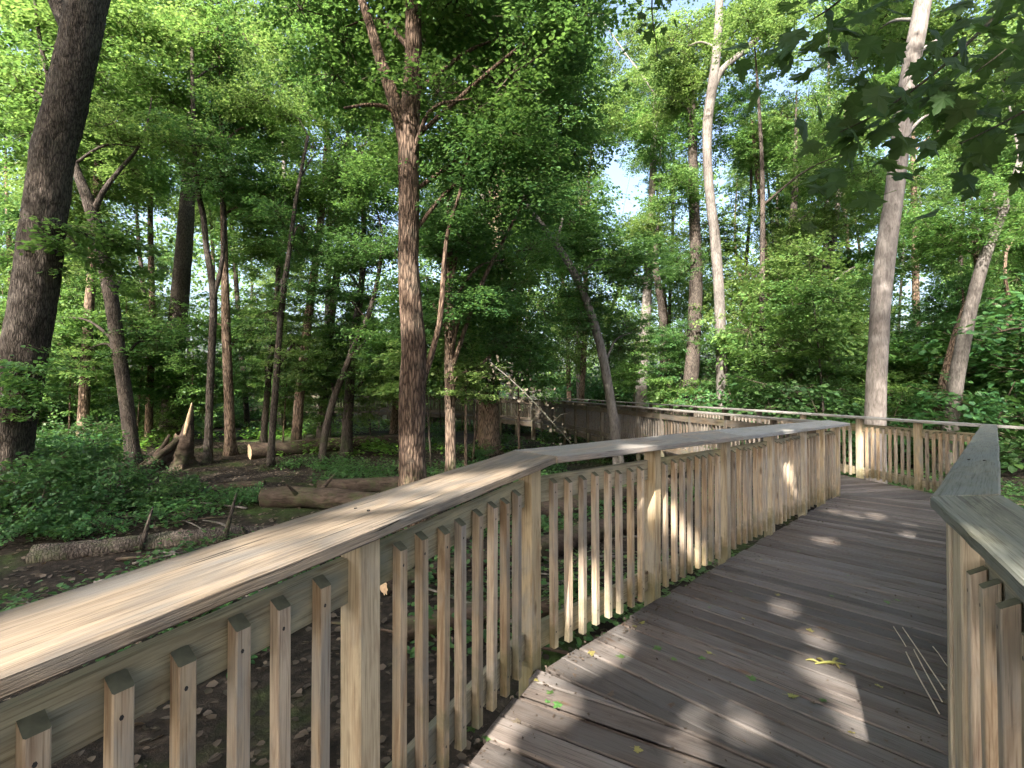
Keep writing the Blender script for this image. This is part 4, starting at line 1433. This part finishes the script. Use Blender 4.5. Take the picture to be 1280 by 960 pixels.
def gp(px, py, up=0.0):
    """pixel on the ground -> point"""
    p = hit_z(px, py, 0.0)
    for _ in range(3):
        p = hit_z(px, py, gz1(p.x, p.y))
    return Vector((p.x, p.y, gz1(p.x, p.y) + up))


log_thing('rotting dark log lying behind the slim saplings, its left end pale', gp(312, 574, 0.24), gp(505, 558, 0.24), 0.27, seed=3)
log_thing('mossy log with a sawn orange end in front of the thick brown log', gp(330, 632, 0.17), gp(470, 640, 0.2), 0.20, seed=4, stubs=2)
log_thing('thick brown sawn log just behind the near cap board', gp(398, 622, 0.16), gp(560, 618, 0.2), 0.20, seed=5)
log_thing('long dark fallen trunk half sunk in the seedlings beside the near railing', gp(40, 700, 0.03), gp(395, 672, 0.05), 0.15, cut=False, seed=6, stubs=3, mat='bark_dark', bend=0.16)
log_thing('pale barkless log seen between the balusters right of the bent corner post', gp(668, 700, 0.15), gp(905, 640, 0.15), 0.15, seed=7, mat='log')
log_thing('second log lying parallel behind the pale barkless one', gp(650, 655, 0.16), gp(860, 615, 0.16), 0.19, seed=8)
log_thing('short log lying under the near railing', gp(505, 800, 0.10), gp(690, 770, 0.10), 0.10, seed=9)
log_thing('slanting log in the brush between the short log and the reddish trunk', gp(480, 745, 0.10), gp(640, 700, 0.10), 0.09, seed=10)
log_thing('flat pale bark slab on the dark leaf litter near the splintered stump', gp(265, 612, 0.02), gp(330, 606, 0.02), 0.09, cut=False, seed=12)
stick_r = random.Random(4)
for k in range(75):
    px, py = stick_r.uniform(120, 860), stick_r.uniform(585, 800)
    if py > 640 and px < 420:
        px *= 0.8
    p = gp(px, py, 0.03)
    an = stick_r.uniform(-0.6, 0.6) + (3.14 if stick_r.random() < 0.5 else 0)
    L = stick_r.uniform(0.4, 1.5)
    q = p + Vector((math.cos(an) * L, math.sin(an) * L, 0))
    q.z = gz1(q.x, q.y) + stick_r.uniform(0.02, 0.16)
    m_ = (p + q) / 2 + Vector((0, stick_r.uniform(-0.08, 0.08), 0.03))
    r0 = stick_r.uniform(0.008, 0.024)
    o = tube('fallen_stick', [(*p, r0), (*m_, r0 * 0.8), (*q, r0 * 0.4)], stick_r.choice([M['log'], M['bark_grey'], M['bark_pale']]), None, 6, 0.1, k, 0, 0, p, rings=8)
    tag(o, 'bare broken stick lying on the forest floor', 'stick', 'broken sticks on the forest floor')

# splintered stump with a tall spike and spreading roots
sb = gp(226, 584)
st = empty('splintered_stump', sb, 'splintered stump with one tall pale spike and torn roots on the dark leaf litter', 'stump')
prof = [(0, 0, -0.1, 0.42), (0.02, 0, 0.25, 0.33), (0.08, 0, 0.6, 0.27), (0.17, 0, 1.0, 0.19), (0.25, 0, 1.4, 0.11), (0.31, 0.0, 1.75, 0.06), (0.34, 0, 1.98, 0.015)]
V, F = tube_np(catmull(prof, 40), 20, 0.25, 5, 0.03, 0.25)
link('trunk', mesh_np('trunk', V, F, M['log'], smooth=False), st)
V, F = tube_np(catmull([(0.2, -0.15, 0.9, 0.05), (0.28, -0.1, 1.4, 0.06), (0.345, -0.03, 1.97, 0.02)], 14), 8, 0.2, 2, 0, 0)
link('torn_face', mesh_np('torn_face', V, F, M['cutwood']), st)
for k, (dx, dy, L, up) in enumerate(((-1, -0.35, 1.15, 0.55), (-0.8, -0.8, 0.9, 0.35), (0.5, -0.7, 0.6, 0.3), (-0.5, -0.9, 1.1, 0.7), (-0.9, 0.4, 0.8, 0.8))):
    V, F = tube_np(catmull([(0.0, 0, up + 0.2, 0.14), (dx * L * 0.5, dy * L * 0.5, up * 0.6, 0.11), (dx * L, dy * L, -0.03, 0.05)], 14), 9, 0.3, k, 0.02, 0)
    link('root', mesh_np('root', V, F, M['log'] if k % 2 else M['bark_brown'], smooth=False), st)
sl2 = pix(207, 545, 14.6)
tube('torn_slab', [(sl2.x - 0.5, sl2.y, 0.02, 0.12), (sl2.x - 0.15, sl2.y, 0.45, 0.10), (sl2.x + 0.12, sl2.y, 0.95, 0.04)], M['log'], st, 9, 0.3, 6, 0.02, 0, sb, rings=14)

# leaf litter and ground plants
lg = np.random.default_rng(21)


def scatter(name, n, xr, yr, mat, size, flat=True, dens=None, zup=0.01, shape='simple', tiltv=0.35, kind='stuff'):
    x = lg.uniform(*xr, n)
    y = yr[0] + (yr[1] - yr[0]) * lg.uniform(0, 1, n) ** 1.4
    if dens is not None:
        v = vnoise(np.stack([x * dens[0], y * dens[0], np.zeros(n)], 1), dens[2])
        k = v > dens[1]
        x, y = x[k], y[k]
        n = len(x)
    z = gz(x, y) + lg.uniform(0.002, zup, n)
    pos = np.stack([x, y, z], 1)
    d = np.stack([lg.normal(0, 1, n), lg.normal(0, 1, n), lg.normal(0, 0.15, n)], 1)
    nn = np.stack([lg.normal(0, tiltv, n), lg.normal(0, tiltv, n), np.ones(n)], 1)
    V, F = leaves_np(pos, d, nn, lg.uniform(size[0], size[1], n), shape)
    o = link(name, mesh_np(name, V, F, mat))
    o['kind'] = kind
    return o


tag(scatter('leaf_litter', 34000, (-16, 12), (0.2, 22), M['leaf_dry'], (0.04, 0.095), zup=0.03), 'brown fallen leaves covering the forest floor', 'leaf litter')


def plants(name, n, xr, yr, mat, h, per, leaf, dens, seed):
    """low plants: small rosettes of leaves on short stems, joined into one carpet"""
    g = np.random.default_rng(seed)
    x = g.uniform(*xr, n)
    y = yr[0] + (yr[1] - yr[0]) * g.uniform(0, 1, n)
    v = vnoise(np.stack([x * dens[0], y * dens[0], np.zeros(n)], 1), dens[2])
    k = v > dens[1]
    x, y = x[k], y[k]
    n = len(x)
    hh_ = g.uniform(h[0], h[1], n)
    z = gz(x, y)
    i = np.repeat(np.arange(n), per)
    N = n * per
    an = g.uniform(0, 6.283, N)
    rd = g.uniform(0.01, 0.16, N) * (hh_[i] / 0.2 * 0.5 + 0.5)
    pos = np.stack([x[i] + np.cos(an) * rd, y[i] + np.sin(an) * rd, z[i] + hh_[i] * g.uniform(0.35, 1.0, N)], 1)
    d = np.stack([np.cos(an), np.sin(an), g.normal(-0.05, 0.3, N)], 1)
    nn = np.stack([g.normal(0, 0.35, N), g.normal(0, 0.35, N), np.ones(N)], 1)
    V, F = leaves_np(pos, d, nn, g.uniform(leaf[0], leaf[1], N))
    o = link(name, mesh_np(name, V, F, mat))
    o['kind'] = 'stuff'
    return o


tag(plants('ground_cover', 5200, (-13, -2.2), (4.0, 15.0), M['leaf_shrub'], (0.06, 0.4), 11, (0.04, 0.09), (0.33, 0.18, 2), 31), 'low leafy seedlings carpeting the ground beside the near railing', 'ground cover')
tag(plants('ground_cover', 3600, (-2.2, 9), (4.0, 17.0), M['leaf_shrub'], (0.06, 0.3), 9, (0.05, 0.10), (0.3, 0.1, 7), 32), 'green seedlings scattered on the ground between the two walkways', 'ground cover')
tag(plants('ground_cover', 3600, (-24, 12), (16.0, 34.0), M['grass'], (0.15, 0.6), 12, (0.08, 0.17), (0.2, -0.05, 9), 33), 'bright green low growth around the distant walkway legs', 'ground cover')
tag(plants('ground_cover', 1500, (7.5, 16), (4.0, 16.0), M['leaf_shrub'], (0.08, 0.35), 9, (0.06, 0.11), (0.3, 0.0, 4), 34), 'low leafy growth outside the far corner of the railing', 'ground cover')
tag(plants('ground_cover', 420, (0.3, 3.2), (3.0, 6.2), M['leaf_green'], (0.1, 0.4), 8, (0.04, 0.08), (0.6, 0.0, 14), 35), 'small bright green weeds poking up along the edge of the walkway', 'weeds')

# shrubs
shrubs = random.Random(17)


def shrub(label, p, s, n, group=None, spread=0.5, hmul=1.0, kind='shrub'):
    p = Vector((p.x, p.y, gz1(p.x, p.y)))
    th = empty('shrub', p, label, 'shrub', group)
    for k in range(n):
        c = Vector((shrubs.uniform(-spread, spread), shrubs.uniform(-spread, spread), (0.45 + 0.55 * k) * s * hmul))
        me = CR[kind][shrubs.randrange(len(CR[kind]))]
        link('foliage', me, th, Matrix.Translation(c) @ Matrix.Rotation(shrubs.uniform(0, 6.28), 4, 'Z') @ Matrix.Diagonal((s, s, s, 1)))
        e = c + Vector((0, 0, 0.3 * s))
        V, F = tube_np(catmull([(0, 0, -0.05, 0.018), (c.x * 0.5, c.y * 0.5, c.z * 0.5, 0.012), (*e, 0.004)], 8), 6, 0.1, k)
        link('stem', mesh_np('stem', V, F, M['twig'], smooth=True), th)


LEFT_SHRUBS = [(5, 610, 0.9, 2), (45, 625, 0.85, 2), (85, 600, 0.9, 2), (-40, 630, 1.0, 2), (135, 640, 0.6, 2), (60, 650, 0.7, 1), (20, 668, 0.6, 1), (20, 640, 0.75, 2), (70, 620, 0.7, 2), (130, 618, 0.65, 1), (190, 640, 0.6, 1), (-30, 670, 0.8, 2), (95, 660, 0.55, 1), (240, 622, 0.5, 1), (30, 590, 0.9, 2), (110, 575, 0.9, 2), (-20, 600, 1.0, 2), (290, 640, 0.45, 1), (160, 665, 0.4, 1)]
for px, py, s_, n_ in LEFT_SHRUBS:
    shrub('low leafy maple seedling clump around the foot of the big leaning trunk', gp(px, py), s_, n_, 'seedling clumps by the big leaning trunk')
for px, py, s_, n_ in [(60, 545, 1.6, 2), (110, 540, 1.5, 2), (180, 535, 1.5, 2), (225, 532, 1.4, 2), (150, 530, 1.7, 2), (20, 535, 1.8, 2), (255, 536, 1.2, 2), (305, 532, 1.3, 2), (315, 545, 1.0, 1), (380, 530, 1.3, 2), (400, 545, 0.8, 1)]:
    shrub('head-high thicket bush behind the splintered stump', gp(px, py), s_, n_, 'thicket behind the splintered stump')
for px, py, s_, n_ in [(560, 560, 0.50, 1), (590, 575, 0.43, 1), (640, 560, 0.62, 1), (680, 555, 0.56, 1), (700, 570, 0.43, 1), (740, 560, 0.43, 1), (720, 545, 0.50, 1), (660, 540, 0.74, 1), (540, 545, 0.62, 1), (620, 600, 0.31, 1)]:
    shrub('leafy bush below the dark returning railing', gp(px, py), s_, n_, 'bushes below the dark returning railing')
for k in range(30):
    px = shrubs.uniform(820, 1330)
    dp = shrubs.uniform(13, 34)
    p = pix(px, 480, dp)
    if p.x < 8 - 0.22 * (p.y - 7) and p.y < 21:
        p.x = 9 - 0.22 * (p.y - 7) + shrubs.uniform(0, 1.5)
    sz = shrubs.choice([0.8, 1.1, 1.4, 1.9, 2.4]) * shrubs.uniform(0.85, 1.15)
    lab = '%s bush beyond the silver-capped railing, %s' % ('low' if sz < 1.15 else 'broad' if sz < 1.7 else 'huge', 'by the pale crooked trunk' if px < 1000 else 'by the tall smooth pale trunk' if px < 1150 else 'by the grey trunk leaning hard right')
    shrub(lab, p, sz, shrubs.randint(1, 4), lab, 0.8)
for k in range(22):
    px = shrubs.uniform(-60, 820)
    dp = shrubs.uniform(38, 46)
    shrub('distant bush beyond the raised walkway', pix(px, 480, dp), shrubs.uniform(2.2, 3.6), 2, 'bushes beyond the raised walkway', 1.2)

# far-off wood: one mass of foliage
fg = np.random.default_rng(61)
nb_ = 2500
an = fg.uniform(-1.15, 1.15, nb_)
rd = fg.uniform(48, 85, nb_)
cx, cyy = np.sin(an) * rd, np.cos(an) * rd
czz = fg.uniform(0, 1, nb_) ** 1.4 * 24
per = 46
i = np.repeat(np.arange(nb_), per)
N = nb_ * per
pos = np.stack([cx[i], cyy[i], czz[i]], 1) + fg.normal(0, 1, (N, 3)) * np.array([1.3, 1.3, 0.75])
pos[:, 2] = np.abs(pos[:, 2])
V, F = leaves_np(pos, fg.normal(0, 1, (N, 3)), np.stack([fg.normal(0, 0.7, N), fg.normal(-0.3, 0.7, N), np.ones(N)], 1), fg.uniform(0.26, 0.5, N), 'diamond')
tag(link('distant_wood', mesh_np('distant_wood', V, F, M['leaf_light'])), 'distant wood closing off the view behind every tree', 'wood', kind='stuff')

# dead branch with pale dry leaves
db = pix(612, 452, 9.6)
dbr = empty('dead_branch', db, 'dead hanging branch with pale dry leaves catching the sun above the distant railing', 'branch')
be = pix(716, 556, 9.4)
arrb = catmull([(0, 0, 0, 0.012), (*((pix(655, 490, 9.5) - db)), 0.010), (*(be - db), 0.006)], 20)
V, F = tube_np(arrb, 7, 0.1, 3)
link('stem', mesh_np('stem', V, F, M['bark_pale'], smooth=True), dbr)
dg = np.random.default_rng(9)
for k in range(9):
    a = arrb[2 + 2 * k, :3]
    e = a + np.array([dg.uniform(-0.35, 0.5), dg.uniform(-0.3, 0.3), dg.uniform(-0.35, 0.25)])
    V, F = tube_np(np.array([(*a, 0.008), (*((a + e) / 2 + dg.normal(0, 0.03, 3)), 0.006), (*e, 0.002)]), 5, 0.1, k)
    link('twig', mesh_np('twig', V, F, M['bark_pale'], smooth=True), dbr)
n = 150
t_ = dg.uniform(0.05, 1, n)
pos = arrb[(t_ * 19).astype(int), :3] + dg.normal(0, 1, (n, 3)) * np.array([0.17, 0.17, 0.12])
V, F = leaves_np(pos, dg.normal(0, 1, (n, 3)), dg.normal(0, 1, (n, 3)), dg.uniform(0.04, 0.085, n))
tag(link('dry_leaves', mesh_np('dry_leaves', V, F, M['leaf_pale']), dbr), kind='stuff')

# ------------------------------------------------------------------ near maple branches hanging into view
def maple_mesh(seed):
    g = random.Random(seed)
    half = [(0.0, 0.0), (0.03, 0.16), (-0.08, 0.34), (0.09, 0.31), (0.16, 0.40), (0.20, 0.34), (0.36, 0.52), (0.40, 0.44), (0.58, 0.50), (0.50, 0.36), (0.52, 0.20), (0.66, 0.24), (0.72, 0.14), (0.84, 0.15), (1.02, 0.0)]
    up = [(x + g.uniform(-0.02, 0.02), y * g.uniform(0.95, 1.06)) for x, y in half]
    lo = [(x + g.uniform(-0.02, 0.02), -y * g.uniform(0.95, 1.06)) for x, y in half]
    curl = g.uniform(0.05, 0.22)
    bend = g.uniform(-0.25, 0.1)

    def P(x, y):
        return (x, y, -curl * abs(y) ** 1.3 * 1.2 + bend * x * x + 0.04 * math.sin(9 * x + 5 * y))
    v, f = [P(0.32, 0)], []
    for side in (up, lo):
        k = len(v)
        v += [P(x, y) for x, y in side]
        for i in range(len(side) - 1):
            f.append([0, k + i + 1, k + i] if side is up else [0, k + i, k + i + 1])
    # stalk
    k = len(v)
    for x, w in ((-0.5, 0.012), (0.02, 0.008)):
        v += [(x, w, 0.02 * x), (x, -w, 0.02 * x), (x, 0, 0.02 * x + w * 1.5)]
    f += [[k, k + 1, k + 4, k + 3], [k + 1, k + 2, k + 5, k + 4], [k + 2, k, k + 3, k + 5]]
    return mesh_py('leaf', v, f, M['leaf_near'])


MAPLE = [maple_mesh(k) for k in range(6)]
mr = random.Random(23)


def maple_branch(label, pts, n_leaf, spread, size, depth_var=0.4):
    a = pix(*pts[0])
    th = empty('maple_branch', a, label, 'branch')
    path = [pix(*q) for q in pts]
    arr = catmull([(*(p - a), 0.012 * (1 - 0.75 * i / (len(path) - 1))) for i, p in enumerate(path)], 24)
    V, F = tube_np(arr, 6, 0.1, 3)
    link('stem', mesh_np('stem', V, F, M['twig'], smooth=True), th)
    for k in range(n_leaf):
        t = mr.uniform(0.08, 1.0)
        c = Vector(arr[int(t * (len(arr) - 1)), :3])
        off = Vector((mr.gauss(0, spread), mr.gauss(0, depth_var * 0.5), mr.gauss(-0.06, spread * 0.75)))
        p = c + off
        d = Vector((mr.uniform(-1, 0.35), mr.uniform(-0.5, 0.5), mr.uniform(-0.9, -0.05)))
        nrm = Vector((mr.gauss(0.1, 0.45), mr.gauss(-0.55, 0.5), 1.0))
        s_ = size * mr.uniform(0.65, 1.2)
        wp = np.array(a + p)
        if any(np.linalg.norm((wp - np.array(pt)) - ((wp - np.array(pt)) @ sund) * sund) < rad + 0.08 for pt, rad in PATCHES):
            continue
        m = frame(p, d, nrm) @ Matrix.Diagonal((s_, s_, s_, 1))
        link('leaf', MAPLE[mr.randrange(6)], th, m)


maple_branch('near maple branch with big dark lobed leaves hanging across the tall pale leaning trunk', [(1330, -60, 2.5), (1240, 25, 2.4), (1170, 90, 2.3), (1100, 140, 2.25), (1050, 165, 2.2)], 110, 0.16, 0.135)
maple_branch('near maple branch of big dark leaves above the grey hard-leaning trunk', [(1400, 50, 2.5), (1330, 110, 2.4), (1260, 150, 2.3), (1200, 180, 2.25)], 70, 0.15, 0.135)
maple_branch('near maple branch with dark leaves beside the upper tall pale leaning trunk', [(1180, -120, 2.5), (1110, -60, 2.4), (1050, 0, 2.3), (1015, 25, 2.3)], 85, 0.13, 0.125)
maple_branch('near maple branch with dark leaves dipping in from above at the corner of the sky', [(1420, -80, 2.7), (1330, -20, 2.6), (1270, 50, 2.5), (1220, 90, 2.5)], 80, 0.17, 0.135)
maple_branch('small dark maple twig hanging beside the pale crooked trunk', [(860, -130, 3.4), (830, -60, 3.4), (815, 0, 3.4), (822, 70, 3.4)], 34, 0.11, 0.085)

# ------------------------------------------------------------------ things lying on the deck
fl = random.Random(3)
FALLEN = [maple_mesh(40 + k) for k in range(3)]
FALLEN_G = []
for me in FALLEN:
    for mat_ in (M['leaf_yellow'], M['leaf_green'], M['leaf_dry']):
        c = me.copy()
        c.materials.clear()
        c.materials.append(mat_)
        FALLEN_G.append((c, mat_.name))
leafpx = [(690, 868), (686, 880), (592, 910), (668, 850), (800, 780), (825, 810), (840, 823), (795, 783), (890, 818), (878, 825), (945, 850), (780, 822), (793, 937), (700, 880), (985, 870), (1015, 880), (1030, 875),
          (1163, 805), (898, 705), (905, 712), (862, 745), (850, 760), (1060, 720), (1090, 735), (975, 745), (1108, 752), (720, 846), (605, 925), (930, 775), (1012, 790), (760, 870), (840, 880), (1000, 690), (950, 700), (650, 905),
          (1120, 750), (1135, 752), (1040, 745), (740, 815), (870, 718), (1150, 700), (1066, 918), (545, 940), (530, 925), (980, 905), (1100, 860), (915, 740), (885, 760)]
for k, (px, py) in enumerate(leafpx):
    p = hit_z(px, py, 0.82)
    p = hit_z(px, py, deck_z(p.x, p.y))
    me, mn = FALLEN_G[fl.randrange(9)] if k > 14 else FALLEN_G[fl.choice([0, 1, 3, 4, 6, 7])]
    col = {'leaf_yellow': 'yellow-green', 'leaf_green': 'fresh green', 'leaf_dry': 'dry brown'}[mn]
    s_ = fl.uniform(0.022, 0.05)
    m = frame((p.x, p.y, p.z + 0.006), (fl.uniform(-1, 1), fl.uniform(-1, 1), fl.uniform(-0.1, 0.1)), (fl.uniform(-0.2, 0.2), fl.uniform(-0.2, 0.2), 1)) @ Matrix.Diagonal((s_, s_, s_, 1))
    o = link('fallen_leaf', me)
    o.matrix_world = m
    tag(o, 'small %s fallen leaf lying on the grey deck planks' % col, 'leaf', col + ' leaves on the deck')
for k, (a, b) in enumerate((((1132, 815), (1174, 892)), ((1142, 812), (1178, 877)), ((1128, 784), (1181, 862)), ((1117, 783), (1133, 808)), ((1166, 808), (1187, 836)))):
    pts_ = []
    for t in (0, 0.35, 0.7, 1):
        px, py = a[0] + (b[0] - a[0]) * t, a[1] + (b[1] - a[1]) * t
        p = hit_z(px, py, 0.845)
        p = hit_z(px, py, deck_z(p.x, p.y) + 0.006)
        pts_.append((p.x + fl.uniform(-0.003, 0.003), p.y, p.z, 0.0032 if k < 3 else 0.0025))
    o = tube('straw_stalk', pts_, M['straw'], None, 5, 0.08, k, 0, 0, pts_[0][:3], rings=8)
    tag(o, 'dry straw stalk lying on the deck near the dark-capped railing', 'straw', 'straw stalks on the deck')
p = hit_z(1035, 828, 0.83)
tw = empty('seed_twig', (p.x, p.y, deck_z(p.x, p.y)), 'yellow-green twig with curled keys lying in the sun patch on the deck', 'twig')
for k, (ax_, ay_, bx_, by_) in enumerate(((-0.07, 0.0, 0.09, -0.01), (-0.01, -0.005, -0.03, 0.05), (0.02, -0.005, 0.09, 0.05), (0.04, 0, 0.03, -0.05), (-0.04, 0, -0.1, 0.035))):
    V, F = tube_np(catmull([(ax_, ay_, 0.006, 0.003), ((ax_ + bx_) / 2, (ay_ + by_) / 2 + 0.006, 0.014, 0.007), (bx_, by_, 0.006, 0.002)], 8), 6, 0.2, k)
    link('key' if k else 'stem', mesh_np('key', V, F, M['leaf_yellow'], smooth=True), tw)

# bits of bark, seed and leaf caught along the deck edge and in the plank gaps
eg = np.random.default_rng(91)
ep = []
for (a, b, n_, wd) in ((P2 - U1 * 2.2, P2, 260, 0.10), (P2, LEFT[5], 420, 0.12), (LEFT[5], END, 360, 0.12), (RA, RC, 220, -0.10)):
    d = (b - a).normalized()
    for k in range(n_):
        q = a + (b - a) * eg.uniform(0, 1) + perp(d) * (0.075 + abs(eg.normal(0, abs(wd)))) * (1 if wd > 0 else -1)
        ep.append((q.x, q.y, deck_z(q.x, q.y) + 0.004))
for k in range(520):
    q = P2 + U2 * eg.uniform(-1.2, 5) + n2 * eg.uniform(0.1, 1.5)
    ep.append((q.x, q.y, deck_z(q.x, q.y) + 0.004))
ep = np.array(ep)
n = len(ep)
V, F = leaves_np(ep, eg.normal(0, 1, (n, 3)) * np.array([1, 1, 0.25]), np.stack([eg.normal(0, 0.5, n), eg.normal(0, 0.5, n), np.ones(n)], 1), eg.uniform(0.006, 0.022, n), 'diamond')
tag(link('deck_debris', mesh_np('deck_debris', V, F, M['leaf_dry'])), 'brown crumbs of leaf and bark strewn along the deck edges', 'debris', kind='stuff')
